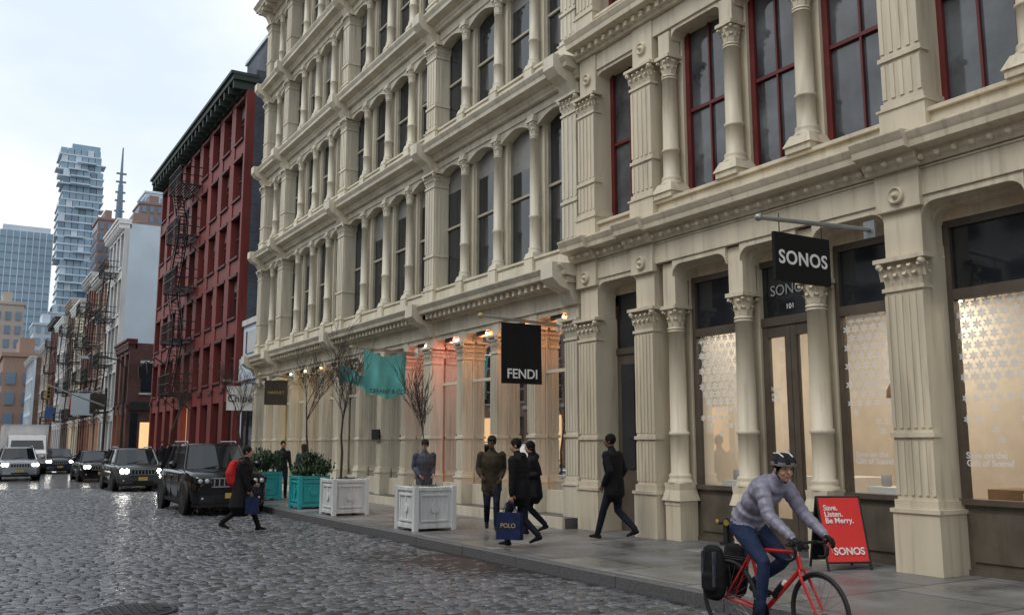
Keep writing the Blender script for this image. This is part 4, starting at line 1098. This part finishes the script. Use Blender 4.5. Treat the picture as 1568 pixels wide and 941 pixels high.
class Fig:
    def __init__(s): s.p = []; s.raw = MB()
    def tube(s, pts, rad_, m, wide=None, bias=0.0, quilt=0.0):
        P = [Vector(p) for p in pts]; A = [(r, r) if not isinstance(r, tuple) else r for r in rad_]
        P2 = []; A2 = []; sub = 5 if quilt else 2
        for i in range(len(P)-1):
            for k in range(sub):
                t = k/sub; P2.append(P[i].lerp(P[i+1], t)); A2.append((A[i][0]*(1-t)+A[i+1][0]*t, A[i][1]*(1-t)+A[i+1][1]*t))
        P2.append(P[-1]); A2.append(A[-1])
        if quilt:
            acc = 0
            for i in range(len(P2)):
                if i: acc += (P2[i]-P2[i-1]).length
                q = 1+quilt*(abs(math.sin(acc*math.pi/.075))-.5)
                A2[i] = (A2[i][0]*q, A2[i][1]*q)
        s.p.append(dict(k='t', P=P2, A=A2, m=m, w=wide, b=bias))
    def ell(s, c, r, m, rot=None, bias=0.0):
        s.p.append(dict(k='e', c=Vector(c), r=r, m=m, rot=rot or Matrix.Identity(3), b=bias))
    def build(s, name, parent, voxel=.014, smooth=2):
        vs = []; fs = []
        N = 14
        for p in s.p:
            if p['k'] == 't':
                P, A = p['P'], p['A']; ln = len(P)
                def frame(i):
                    a = P[max(0, i-1)]; b = P[min(ln-1, i+1)]; d = (b-a).normalized()
                    if p['w'] is not None: u = Vector(p['w']); u = (u-d*u.dot(d)).normalized()
                    else: u = (Vector((0, 1, 0))-d*d.y); u = u.normalized() if u.length > .1 else d.orthogonal().normalized()
                    return d, u, d.cross(u)
                seq = []
                d, u, w_ = frame(0); seq.append((P[0]-d*min(A[0])*.75, A[0][0]*.5, A[0][1]*.5, u, w_))
                for i in range(ln):
                    d, u, w_ = frame(i); seq.append((P[i], A[i][0], A[i][1], u, w_))
                seq.append((P[-1]+d*min(A[-1])*.75, A[-1][0]*.5, A[-1][1]*.5, u, w_))
                o = len(vs)
                for (c, a, b, u, w_) in seq:
                    for k in range(N):
                        t = 2*math.pi*k/N; vs.append(c+u*(a*math.cos(t))+w_*(b*math.sin(t)))
                for i in range(len(seq)-1):
                    for k in range(N): fs.append((o+i*N+k, o+i*N+(k+1) % N, o+(i+1)*N+(k+1) % N, o+(i+1)*N+k))
                fs.append(tuple(o+k for k in range(N-1, -1, -1))); e = o+(len(seq)-1)*N; fs.append(tuple(e+k for k in range(N)))
            else:
                o = len(vs); nu = 10
                for i in range(1, nu):
                    th = math.pi*i/nu
                    for k in range(N):
                        t = 2*math.pi*k/N; q = Vector((p['r'][0]*math.sin(th)*math.cos(t), p['r'][1]*math.sin(th)*math.sin(t), p['r'][2]*math.cos(th)))
                        vs.append(p['c']+p['rot'] @ q)
                for i in range(nu-2):
                    for k in range(N): fs.append((o+i*N+k, o+(i+1)*N+k, o+(i+1)*N+(k+1) % N, o+i*N+(k+1) % N))
                fs.append(tuple(o+k for k in range(N))); e = o+(nu-2)*N; fs.append(tuple(e+k for k in range(N-1, -1, -1)))
        me = bpy.data.meshes.new(name); me.from_pydata([tuple(v) for v in vs], [], fs)
        ob = bpy.data.objects.new(name+"_tmp", me); sc.collection.objects.link(ob)
        rm = ob.modifiers.new("r", 'REMESH'); rm.mode = 'VOXEL'; rm.voxel_size = voxel; rm.use_smooth_shade = True
        sm = ob.modifiers.new("s", 'SMOOTH'); sm.factor = .5; sm.iterations = smooth
        bpy.context.view_layer.update()
        me2 = bpy.data.meshes.new_from_object(ob.evaluated_get(bpy.context.evaluated_depsgraph_get()))
        bpy.data.objects.remove(ob)
        nf = len(me2.polygons); C = np.empty(nf*3); me2.polygons.foreach_get("center", C); C = C.reshape(-1, 3)
        best = np.full(nf, 1e9); bi = np.zeros(nf, dtype=np.int32); names = []
        for p in s.p:
            if p['m'] not in names: names.append(p['m'])
            mi = names.index(p['m'])
            if p['k'] == 't':
                P, A = p['P'], p['A']
                for i in range(len(P)-1):
                    a = np.array(P[i]); b = np.array(P[i+1]); ab = b-a
                    t = np.clip(((C-a) @ ab)/max(1e-9, ab @ ab), 0, 1); q = a+t[:, None]*ab; dv = C-q
                    wv = np.array(p['w'] if p['w'] is not None else (0, 1, 0), dtype=float)
                    dd = ab/np.linalg.norm(ab); wv = wv-dd*(wv @ dd); nn = np.linalg.norm(wv)
                    if nn < .1: wv = np.cross(dd, (1, 0, 0)); nn = np.linalg.norm(wv)
                    wv = wv/nn
                    rw_ = A[i][0]*(1-t)+A[i+1][0]*t; rd = A[i][1]*(1-t)+A[i+1][1]*t
                    cw = dv @ wv; rest = np.sqrt(np.maximum(0, (dv*dv).sum(1)-cw**2))
                    d = (np.sqrt((cw/rw_)**2+(rest/rd)**2)-1)*np.minimum(rw_, rd)-p['b']
                    k = d < best; best[k] = d[k]; bi[k] = mi
            else:
                Rt = np.array(p['rot']); q = (C-np.array(p['c'])) @ Rt
                d = (np.sqrt(((q/np.array(p['r']))**2).sum(1))-1)*min(p['r'])-p['b']
                k = d < best; best[k] = d[k]; bi[k] = mi
        me2.materials.clear()
        for n_ in names: me2.materials.append(M[n_])
        me2.polygons.foreach_set("material_index", bi); me2.polygons.foreach_set("use_smooth", np.ones(nf, dtype=bool)); me2.update()
        o = bpy.data.objects.new(name, me2); sc.collection.objects.link(o); o.parent = parent
        if s.raw.v: s.raw.obj("details", parent)
        return o
def ik(a, b, l1, l2, pole):
    a = Vector(a); b = Vector(b); d = b-a; L = d.length
    if L > (l1+l2)*.999: b = a+d*((l1+l2)*.999/L); d = b-a; L = d.length
    x = (l1*l1-l2*l2+L*L)/(2*L); h = math.sqrt(max(0, l1*l1-x*x)); dn = d/L
    p = Vector(pole); p = (p-dn*p.dot(dn)).normalized()
    return a+dn*x+p*h, b
def hand(f, wrist, dirv, palm_n, skin, k=1.0, curl=.5, side=1):
    wv = Vector(wrist); d = Vector(dirv).normalized(); n = Vector(palm_n); n = (n-d*n.dot(d)).normalized(); s = d.cross(n)*side
    pe = wv+d*.085*k
    f.tube([wv, wv+d*.04*k, pe], [(.026*k, .02*k), (.038*k, .016*k), (.04*k, .014*k)], skin, wide=tuple(s))
    for i, L in enumerate((.07, .08, .075, .058)):
        b0 = pe+s*(.03-.02*i)*k-d*.008; r = .0088*k
        d1 = (d+n*curl*.6).normalized(); d2 = (d+n*curl*1.8).normalized(); d3 = (d*.5+n*curl*3).normalized()
        p1 = b0+d1*L*.42*k; p2 = p1+d2*L*.34*k; p3 = p2+d3*L*.26*k
        f.raw.path([b0, p1, p2, p3], [r, r*.95, r*.88, r*.75], skin, 6); f.raw.ball(p3, r*.75, skin, 5)
    t0 = wv+d*.02*k+s*.03*k; t1 = t0+(d*.6+s*.8+n*.3).normalized()*.035*k; t2 = t1+(d+n*.6+s*.1).normalized()*.032*k
    f.raw.path([t0, t1, t2], [.012*k, .0105*k, .008*k], skin, 6); f.raw.ball(t2, .008*k, skin, 5)
def head(f, c, k, yaw, pitch, skin, hair, style="short"):
    Rm = Matrix.Rotation(yaw, 3, 'Z') @ Matrix.Rotation(pitch, 3, 'Y')
    def T(x, y, z): return Vector(c)+Rm @ Vector((x*k, y*k, z*k))
    f.ell(T(0, 0, .02), (.094*k, .075*k, .1*k), skin, Rm); f.ell(T(.022, 0, -.045), (.066*k, .056*k, .07*k), skin, Rm)
    f.ell(T(.055, 0, -.088), (.026*k, .026*k, .02*k), skin, Rm)
    f.tube([T(.09, 0, .012), T(.107, 0, -.022)], [.009*k, .015*k], skin)
    for s in (-1, 1):
        f.ell(T(-.005, s*.078, -.005), (.018*k, .009*k, .03*k), skin, Rm)
        f.ell(T(.06, s*.035, -.03), (.025*k, .022*k, .022*k), skin, Rm)
        f.raw.ball(T(.083, s*.03, .012), .0105*k, "eye_white", 6); f.raw.ball(T(.090, s*.03, .012), .0075*k, "eye_dark", 6)
        f.raw.tube(T(.093, s*.014, .034), T(.082, s*.05, .034), .005*k, .004*k, "hair_dark", 5)
    f.raw.tube(T(.089, -.02, -.058), T(.089, .02, -.058), .006*k, .006*k, "lips", 6)
    if style == "short": f.ell(T(-.014, 0, .035), (.098*k, .084*k, .1*k), hair, Rm, .004)
    elif style == "long":
        f.ell(T(-.016, 0, .032), (.1*k, .088*k, .106*k), hair, Rm, .004); f.tube([T(-.05, 0, .02), T(-.07, 0, -.1), T(-.075, 0, -.24)], [(.08*k, .05*k), (.085*k, .045*k), (.06*k, .03*k)], hair, wide=tuple(Rm @ Vector((0, 1, 0))))
    elif style == "beanie":
        f.ell(T(-.01, 0, .05), (.105*k, .09*k, .092*k), hair, Rm, .008); f.tube([T(0, 0, .045), T(0, 0, .065)], [(.09*k, .104*k), (.09*k, .104*k)], hair, bias=.004)
def person(name, x, y, z, heading, H=1.75, fl=(.25, .0), fr=(-.25, .09), top="coat_black", legs="denim_dark", shoe="shoe_dark", skin="skin_light", hair="hair_dark", style="short",
           hl=(.12, .26, .80), hr=(-.1, .26, .80), hem=.78, flare=1.0, lean=.03, hyaw=0.0, hpitch=0.05, hood=False, scarf=None, voxel=.014, quilt=0.0, bulk=1.0, pack=None, bag=None):
    k = H/1.75; e = empty(name, (x, y, z), heading); f = Fig()
    def S(t): return tuple(v*k for v in t)
    def ln(zz): return lean*max(0, zz-.95)/.55
    pz = .93-(.02 if abs(fl[0]-fr[0]) > .4 else 0)
    for sgn, (fx, lift) in ((1, fl), (-1, fr)):
        hip = Vector(S((0, sgn*.09, pz))); ank = Vector(S((fx, sgn*.085, .09+lift)))
        knee, ank = ik(hip, ank, .435*k, .435*k, (1, 0, .05))
        f.tube([hip, hip.lerp(knee, .5), knee, knee.lerp(ank, .35), ank], [.098*k*bulk, .084*k, .064*k, .062*k, .05*k], legs)
        back = lift > .04
        toe = ank+Vector((.15*k, 0, -.05*k - (.07*k if back else 0))); heel = ank+Vector((-.045*k, 0, -.052*k+(.01 if back else 0)))
        f.tube([heel, heel.lerp(toe, .5)+Vector((0, 0, .012*k)), toe], [(.036*k, .034*k), (.042*k, .034*k), (.038*k, .022*k)], shoe, wide=(0, 1, 0))
        f.tube([ank, heel.lerp(toe, .3)], [.046*k, .04*k], shoe)
    f.tube([S((0, 0, .9)), S((0, 0, .98))], [(.15*k, .11*k), (.15*k, .11*k)], legs)
    g = bulk
    f.tube([S((0, 0, hem)), S((0, 0, .95)), S((ln(1.08), 0, 1.08)), S((ln(1.28)+.01, 0, 1.28)), S((ln(1.4), 0, 1.4)), S((ln(1.47), 0, 1.46))],
           [(.175*k*flare*g, .14*k*flare*g), (.172*k*g, .132*k*g), (.155*k*g, .12*k*g), (.188*k*g, .132*k*g), (.185*k*g, .11*k*g), (.095*k, .08*k)], top, wide=(0, 1, 0), bias=.006, quilt=quilt)
    f.tube([S((ln(1.45), 0, 1.43)), S((ln(1.55)+.01, 0, 1.56))], [.06*k, .052*k], skin)
    f.tube([S((ln(1.46), 0, 1.45)), S((ln(1.5), 0, 1.495))], [(.085*k, .078*k), (.07*k, .068*k)], scarf or top, bias=.01)
    if hood: f.ell(S((ln(1.5)-.09, 0, 1.46)), (.07*k, .11*k, .07*k), top, bias=.01)
    for sgn, hp in ((1, hl), (-1, hr)):
        sh = Vector(S((ln(1.42), sgn*.175*g, 1.41))); hd = Vector(S((hp[0], sgn*hp[1], hp[2])))
        el, hd = ik(sh, hd, .29*k, .27*k, (-1, sgn*.3, -.1))
        f.tube([sh, sh.lerp(el, .5), el, el.lerp(hd, .5), hd], [.068*k*g, .062*k*g, .053*k*g, .05*k*g, .04*k*g], top, quilt=quilt)
        dv = (hd-el).normalized()
        hand(f, hd+dv*.01, dv, (.25, -sgn, .1), skin, k, .45, sgn)
    head(f, S((ln(1.62)+.02, 0, 1.635)), k, hyaw, hpitch, skin, hair, style)
    if pack:
        f.tube([S((-.2, 0, 1.0)), S((-.23, 0, 1.2)), S((-.19, 0, 1.4))], [(.15*k, .1*k), (.18*k, .12*k), (.14*k, .085*k)], pack, wide=(0, 1, 0), bias=.006)
        for sgn in (-1, 1): f.raw.path([S((-.12, sgn*.1, 1.44)), S((.02, sgn*.12, 1.47)), S((.135, sgn*.125, 1.33)), S((.1, sgn*.15, 1.12))], .016, pack, 5)
    f.build("body", e, voxel)
    if bag:
        (bx, by, bz, bw, bh, bd, bm, txt) = bag
        b = MB(); b.tbox(bx, by, bz, bz+bh, bw/2, bd/2, bw/2*.97, bd/2*.8, bm)
        for yy in (-bd*.3, bd*.3): b.path([(bx-bw*.25, by+yy, bz+bh), (bx-bw*.15, by+yy*.5, bz+bh+.14), (bx, by, bz+bh+.18), (bx+bw*.15, by+yy*.5, bz+bh+.14), (bx+bw*.25, by+yy, bz+bh)], .006, bm, 5)
        b.obj("carried_bag", e)
        if txt:
            text(txt, .1, (bx, by-bd*.52, bz+bh*.45), (rad(90), 0, 0), "gold_text", e, "bag_lettering"); text(txt, .1, (bx, by+bd*.52, bz+bh*.45), (rad(90), 0, rad(180)), "gold_text", e, "bag_lettering")
    return e
person("walking_man", 9.9, 12.95, .13, rad(112), 1.80, fl=(.3, .0), fr=(-.33, .1), top="coat_black", legs="denim_dark", skin="skin_dark", hair="hair_dark", hem=.74, lean=.05, hl=(.1, .2, .92), hr=(.1, .2, .92), hyaw=.3, bulk=1.14)
person("walking_man", 8.95, 15.6, .13, rad(-118), 1.78, fl=(.2, 0), fr=(-.22, .07), top="coat_olive", legs="denim_dark", skin="skin_dark", hair="cap_knit", style="beanie", hem=.74, hl=(.16, .17, .98), hr=(.22, .2, 1.02), hyaw=-.3, bulk=1.14, lean=.05)
person("walking_man", 7.98, 12.95, .13, rad(125), 1.72, fl=(.2, 0), fr=(-.28, .09), top="coat_black", legs="denim_dark", hair="hair_dark", hem=.78, bulk=1.24, hl=(.05, .27, .8), hr=(.18, .22, .92), hood=True, hyaw=.3, lean=.06, bag=(.06, .31, .13, .42, .42, .14, "bag_navy", "POLO"), quilt=.05)
person("walking_woman", 9.25, 14.55, .13, rad(160), 1.68, fl=(.18, 0), fr=(-.24, .08), top="coat_black", legs="denim_dark", hair="hair_dark", style="long", hem=.7, flare=1.12, bulk=1.12, hl=(.18, .12, 1.08), hr=(.18, .12, 1.05), hood=True, lean=.05)
person("standing_man", 8.95, 18.6, .13, rad(-100), 1.73, fl=(.08, 0), fr=(-.02, 0), top="coat_grey", legs="denim", hair="cap_knit", style="beanie", scarf="scarf", hl=(.16, .16, 1.0), hr=(.16, .16, .98), hyaw=-.4, bulk=1.12)
person("crossing_woman", 5.05, 18.95, 0.012, rad(-28), 1.70, fl=(.36, 0), fr=(-.36, .12), top="coat_black", legs="coat_black", hair="hair_dark", style="short", hem=.52, flare=1.45, bulk=1.26, pack="bag_red", hood=True, hl=(.2, .22, 1.0), hr=(.22, .24, .84), lean=.06,
       bag=(.28, -.27, .38, .26, .32, .12, "bag_navy", None))
person("walking_man", 8.75, 28.3, .13, rad(-95), 1.74, top="coat_dark", legs="denim_dark", fl=(.18, 0), fr=(-.2, .05))
person("walking_woman", 9.1, 27.3, .13, rad(80), 1.64, top="coat_grey", legs="coat_black", fl=(.15, 0), fr=(-.2, .05), style="long", hair="hair_brown", hem=.6)
person("walking_man", 8.6, 47, .13, rad(-90), 1.78, top="coat_dark", legs="denim_dark", voxel=.02)
person("walking_woman", 9.4, 50, .13, rad(-80), 1.66, top="coat_black", legs="denim_dark", voxel=.02, style="long")
person("walking_man", 8.2, 57, .13, rad(90), 1.78, top="coat_olive", legs="denim_dark", voxel=.02)

# ------------------------------------------------------------------ bicycle + cyclist
BX, BY, BH = 6.29, 6.50, rad(-88)
def bicycle():
    e = empty("bicycle", (BX, BY, .012), BH); w = MB(); t = MB()
    r = .34
    def whl(mb, cx, yawv):
        c = Vector((cx, 0, r)); d = Vector((math.cos(yawv), math.sin(yawv), 0)); n = 40
        def P(a, rr, o=0): return c+d*(rr*math.cos(a))+Vector((0, 0, rr*math.sin(a)))+Vector((-math.sin(yawv), math.cos(yawv), 0))*o
        for (R_, rt, mm) in ((r-.017, .017, "rubber"), (r-.038, .01, "black_metal")):
            vs = []; fs = []
            for i in range(n):
                a = 2*math.pi*i/n
                for k in range(8):
                    b = 2*math.pi*k/8; vs.append(tuple(P(a, R_+rt*math.cos(b), rt*math.sin(b))))
            for i in range(n):
                for k in range(8): fs.append((i*8+k, i*8+(k+1) % 8, ((i+1) % n)*8+(k+1) % 8, ((i+1) % n)*8+k))
            mb.add(vs, fs, mm, True)
        for i in range(24):
            a = 2*math.pi*i/24; mb.tube(P(a+.25, .02, .025*(-1)**i), P(a, r-.04), .0015, .0015, "steel", 4)
        mb.tube(P(0, 0, -.05), P(0, 0, .05), .02, .02, "steel", 10)
    whl(w, 0, 0); whl(t, 1.02, -.12)
    BB = (.42, 0, .28); ST = (.27, 0, .80); HT = (.80, 0, .82); HB = (.835, 0, .68)
    m = "bike_red"
    w.tube(BB, ST, .017, .016, m, 10); w.tube(ST, HT, .017, .017, m, 10); w.tube(BB, HB, .022, .02, m, 10); w.tube(HT, HB, .022, .022, m, 10)
    for s in (-1, 1):
        w.tube((.42, s*.02, .28), (0, s*.06, .34), .01, .009, m, 8); w.tube((.28, s*.012, .76), (0, s*.06, .34), .009, .008, m, 8)
        w.path([(.84, s*.03, .68), (.88, s*.05, .6), (1.02, s*.05, .34)], [.014, .014, .01], m, 8)
        w.path([(.84, 0, .90), (.84, s*.12, .90), (.86, s*.2, .90), (.93, s*.21, .895), (.965, s*.21, .86), (.955, s*.21, .80), (.91, s*.21, .775), (.86, s*.21, .775)], .013, "black_metal", 8)
        w.path([(.925, s*.21, .895), (.97, s*.21, .925), (.985, s*.21, .955)], [.017, .016, .012], "black_metal", 8)
        w.tube((.975, s*.215, .92), (1.0, s*.22, .82), .006, .004, "steel", 6)
        w.path([(.24, s*.06, .70), (-.2, s*.06, .70)], .006, "black_metal"); w.tube((0, s*.07, .34), (-.08, s*.06, .70), .006, .006, "black_metal")
    w.tube((.80, 0, .82), (.785, 0, .90), .018, .018, "black_metal", 8); w.tube((.785, 0, .90), (.845, 0, .905), .017, .015, "black_metal", 8)
    w.tube(ST, (.235, 0, .93), .0135, .0135, "black_metal", 8)
    w.prism([(.09, -.07), (.12, -.075), (.22, -.04), (.37, -.018), (.38, 0), (.37, .018), (.22, .04), (.12, .075), (.09, .07)], 'z', .93, .965, "black_metal")
    w.lathe((.42, -.055, .28), [(.095, -.003), (.095, .003), (.07, .004)], 30, "black_metal", 'y')
    ca = rad(-35)
    for s, a in ((-1, ca), (1, ca+math.pi)):
        px, pz = .42+.17*math.cos(a), .28+.17*math.sin(a)
        w.tube((.42, s*.075, .28), (px, s*.08, pz), .012, .009, "black_metal", 6); w.box(px-.045, px+.045, min(s*.09, s*.18), max(s*.09, s*.18), pz-.01, pz+.01, "black_metal")
    w.tube((.42, -.055, .375), (0, -.055, .38), .004, .004, "steel", 4); w.tube((.42, -.055, .185), (.0, -.055, .3), .004, .004, "steel", 4)
    w.tube((.54, 0, .42), (.64, 0, .53), .036, .036, "black_metal", 12); w.tube((.64, 0, .53), (.665, 0, .56), .02, .018, "white_paint", 10)
    w.tube((.87, 0, .87), (.92, 0, .87), .022, .022, "black_metal", 10)
    w.obj("frame_and_rear_wheel", e); t.obj("front_wheel", e)
    for s in (-1, 1):
        f = Fig(); c = s*.14
        f.tube([(-.06, c, .36), (-.06, c, .44), (-.06, c, .62), (-.06, c, .72)], [(.12, .06), (.145, .075), (.15, .078), (.13, .06)], "bag_black", wide=(1, 0, 0))
        f.tube([(-.06, c, .72), (-.06, c, .78)], [(.13, .055), (.12, .045)], "bag_black", wide=(1, 0, 0))
        f.tube([(-.06, c+s*.07, .42), (-.06, c+s*.07, .55)], [(.09, .03), (.09, .03)], "bag_black", wide=(1, 0, 0))
        for q in (-.13, .01): f.raw.box(q, q+.02, c+s*.05, c+s*.088, .45, .76, "coat_grey")
        f.build("pannier", e, .014)
bicycle()
def cyclist():
    e = empty("cyclist", (BX, BY, .012), BH); f = Fig()
    hipc = Vector((.235, 0, 1.03))
    ca = rad(-35)
    for s, a in ((-1, ca), (1, ca+math.pi)):
        ped = Vector((.42+.17*math.cos(a), s*.125, .28+.17*math.sin(a)))
        ank = ped+Vector((-.085, 0, .115)); hip = hipc+Vector((0, s*.09, -.02))
        knee, ank = ik(hip, ank, .43, .42, (1, s*.12, .3))
        f.tube([hip, hip.lerp(knee, .5), knee, knee.lerp(ank, .35), ank], [.1, .083, .06, .056, .042], "denim")
        f.tube([ped+Vector((-.12, 0, .055)), ped+Vector((-.03, 0, .055)), ped+Vector((.1, 0, .035))], [(.034, .034), (.042, .034), (.034, .02)], "shoe_dark", wide=(0, 1, 0)); f.tube([ank, ped+Vector((-.09, 0, .06))], [.042, .038], "shoe_dark")
    f.tube([hipc+Vector((-.03, 0, -.04)), hipc+Vector((.02, 0, .06))], [(.165, .12), (.155, .11)], "denim", wide=(0, 1, 0))
    ch = Vector((.50, 0, 1.34)); shc = Vector((.575, 0, 1.395)); nk = Vector((.615, 0, 1.43))
    f.tube([hipc+Vector((.0, 0, .02)), Vector((.33, 0, 1.17)), ch, shc, nk], [(.172, .13), (.155, .12), (.178, .13), (.172, .1), (.08, .072)], "jacket_silver", wide=(0, 1, 0), quilt=.2, bias=.006)
    f.tube([nk, Vector((.645, 0, 1.475))], [(.075, .07), (.066, .06)], "jacket_silver", bias=.006)
    for s in (-1, 1):
        sh = Vector((.57, s*.16, 1.375)); hd = Vector((.925, s*.215, .97))
        el, hd = ik(sh, hd, .29, .27, (-.25, s*.5, -.8))
        f.tube([sh, sh.lerp(el, .5), el, el.lerp(hd, .5), hd], [.074, .066, .057, .051, .041], "jacket_silver", quilt=.2)
        hand(f, hd, (.75, 0, -.35), (-.1, -s*.25, -1), "glove", 1.0, .9, s)
    hc = Vector((.695, 0, 1.525)); yaw = rad(-22); pit = rad(6)
    f.tube([Vector((.625, 0, 1.44)), hc+Vector((-.02, 0, -.05))], [.055, .052], "skin_light")
    head(f, hc, 1.0, yaw, pit, "skin_light", "hair_dark", "short")
    Rm = Matrix.Rotation(yaw, 3, 'Z') @ Matrix.Rotation(pit, 3, 'Y')
    f.tube([hc+Rm @ Vector((-.07, 0, -.02)), hc+Rm @ Vector((-.1, 0, -.1)), hc+Rm @ Vector((-.1, 0, -.17))], [.035, .03, .02], "hair_dark")
    f.build("body", e, .0085, 1)
    h = MB(); nu, nv = 10, 30; vs = []
    for i in range(nu+1):
        th = (math.pi*.53)*i/nu
        for k in range(nv):
            t = 2*math.pi*k/nv
            rib = 1.0+(.035 if (k % 5) in (0, 1, 2) else -.03)*min(1, i/2.0)
            q = Vector((.128*math.sin(th)*math.cos(t)*rib, .1*math.sin(th)*math.sin(t)*rib, .098*math.cos(th)*rib+.045))
            if math.cos(t) < 0: q.x *= 1.08
            vs.append(tuple(hc+Rm @ q))
    for i in range(nu):
        for k in range(nv):
            f_ = (i*nv+k, i*nv+(k+1) % nv, (i+1)*nv+(k+1) % nv, (i+1)*nv+k)
            h.add([vs[j] for j in f_], [(0, 1, 2, 3)], "bag_black" if ((k % 5) in (3, 4) and i > 1 and i < 9) else ("coat_dark" if i < 8 else "scarf"))
    for s in (-1, 1):
        h.path([hc+Rm @ Vector((.03, s*.085, .05)), hc+Rm @ Vector((.025, s*.075, -.05)), hc+Rm @ Vector((.04, 0, -.12))], .005, "bag_black", 5)
        h.path([hc+Rm @ Vector((-.08, s*.055, .132)), hc+Rm @ Vector((0, s*.05, .142)), hc+Rm @ Vector((.08, s*.045, .117))], .006, "white_paint", 5)
    h.obj("helmet", e)
cyclist()

# ------------------------------------------------------------------ camera, light, world
cam = bpy.data.cameras.new("camera"); co = bpy.data.objects.new("camera", cam); sc.collection.objects.link(co)
cam.sensor_width = 36; cam.lens = 36*1400/1568; cam.clip_end = 4000; cam.clip_start = .1
co.location = (0, 0, 1.75); co.rotation_euler = (rad(90)+math.atan(210/1400.), 0, rad(-31.1)); sc.camera = co
sun_el, sun_az = rad(52), rad(-92)
sd = Vector((math.sin(sun_az)*math.cos(sun_el), math.cos(sun_az)*math.cos(sun_el), math.sin(sun_el)))
sl = bpy.data.lights.new("sun", 'SUN'); sl.energy = 1.2; sl.angle = rad(24); sl.color = (1, .97, .93)
so = bpy.data.objects.new("sun", sl); sc.collection.objects.link(so); so.rotation_euler = sd.to_track_quat('Z', 'Y').to_euler(); so.location = (-20, 0, 40)
wd = bpy.data.worlds.new("World"); sc.world = wd; wd.use_nodes = True; nt = wd.node_tree; nt.nodes.clear(); L = nt.links.new
out = nt.nodes.new("ShaderNodeOutputWorld"); bg = nt.nodes.new("ShaderNodeBackground"); bg.inputs[1].default_value = .112
sky = nt.nodes.new("ShaderNodeTexSky"); sky.sky_type = 'NISHITA'; sky.sun_disc = False; sky.sun_elevation = sun_el; sky.sun_rotation = sun_az
tc = nt.nodes.new("ShaderNodeTexCoord"); mp = nt.nodes.new("ShaderNodeMapping"); mp.inputs["Scale"].default_value = (1, 1, 2.2); L(tc.outputs["Generated"], mp.inputs[0])
nz = nt.nodes.new("ShaderNodeTexNoise"); nz.inputs["Scale"].default_value = 3.0; nz.inputs["Detail"].default_value = 5; L(mp.outputs[0], nz.inputs[0])
cr = nt.nodes.new("ShaderNodeMapRange"); cr.inputs["From Min"].default_value = .34; cr.inputs["From Max"].default_value = .62; L(nz.outputs["Fac"], cr.inputs[0])
cm = nt.nodes.new("ShaderNodeMix"); cm.data_type = 'RGBA'; cm.inputs["A"].default_value = (7.5, 8.5, 9.4, 1); cm.inputs["B"].default_value = (10.2, 10.4, 10.6, 1); L(cr.outputs[0], cm.inputs["Factor"])
mx = nt.nodes.new("ShaderNodeMix"); mx.data_type = 'RGBA'; mx.inputs["Factor"].default_value = .93
L(sky.outputs[0], mx.inputs["A"]); L(cm.outputs["Result"], mx.inputs["B"]); L(mx.outputs["Result"], bg.inputs[0]); L(bg.outputs[0], out.inputs[0])
sc.view_settings.view_transform = 'Standard'; sc.view_settings.look = 'None'; sc.view_settings.exposure = 0; sc.view_settings.gamma = 1
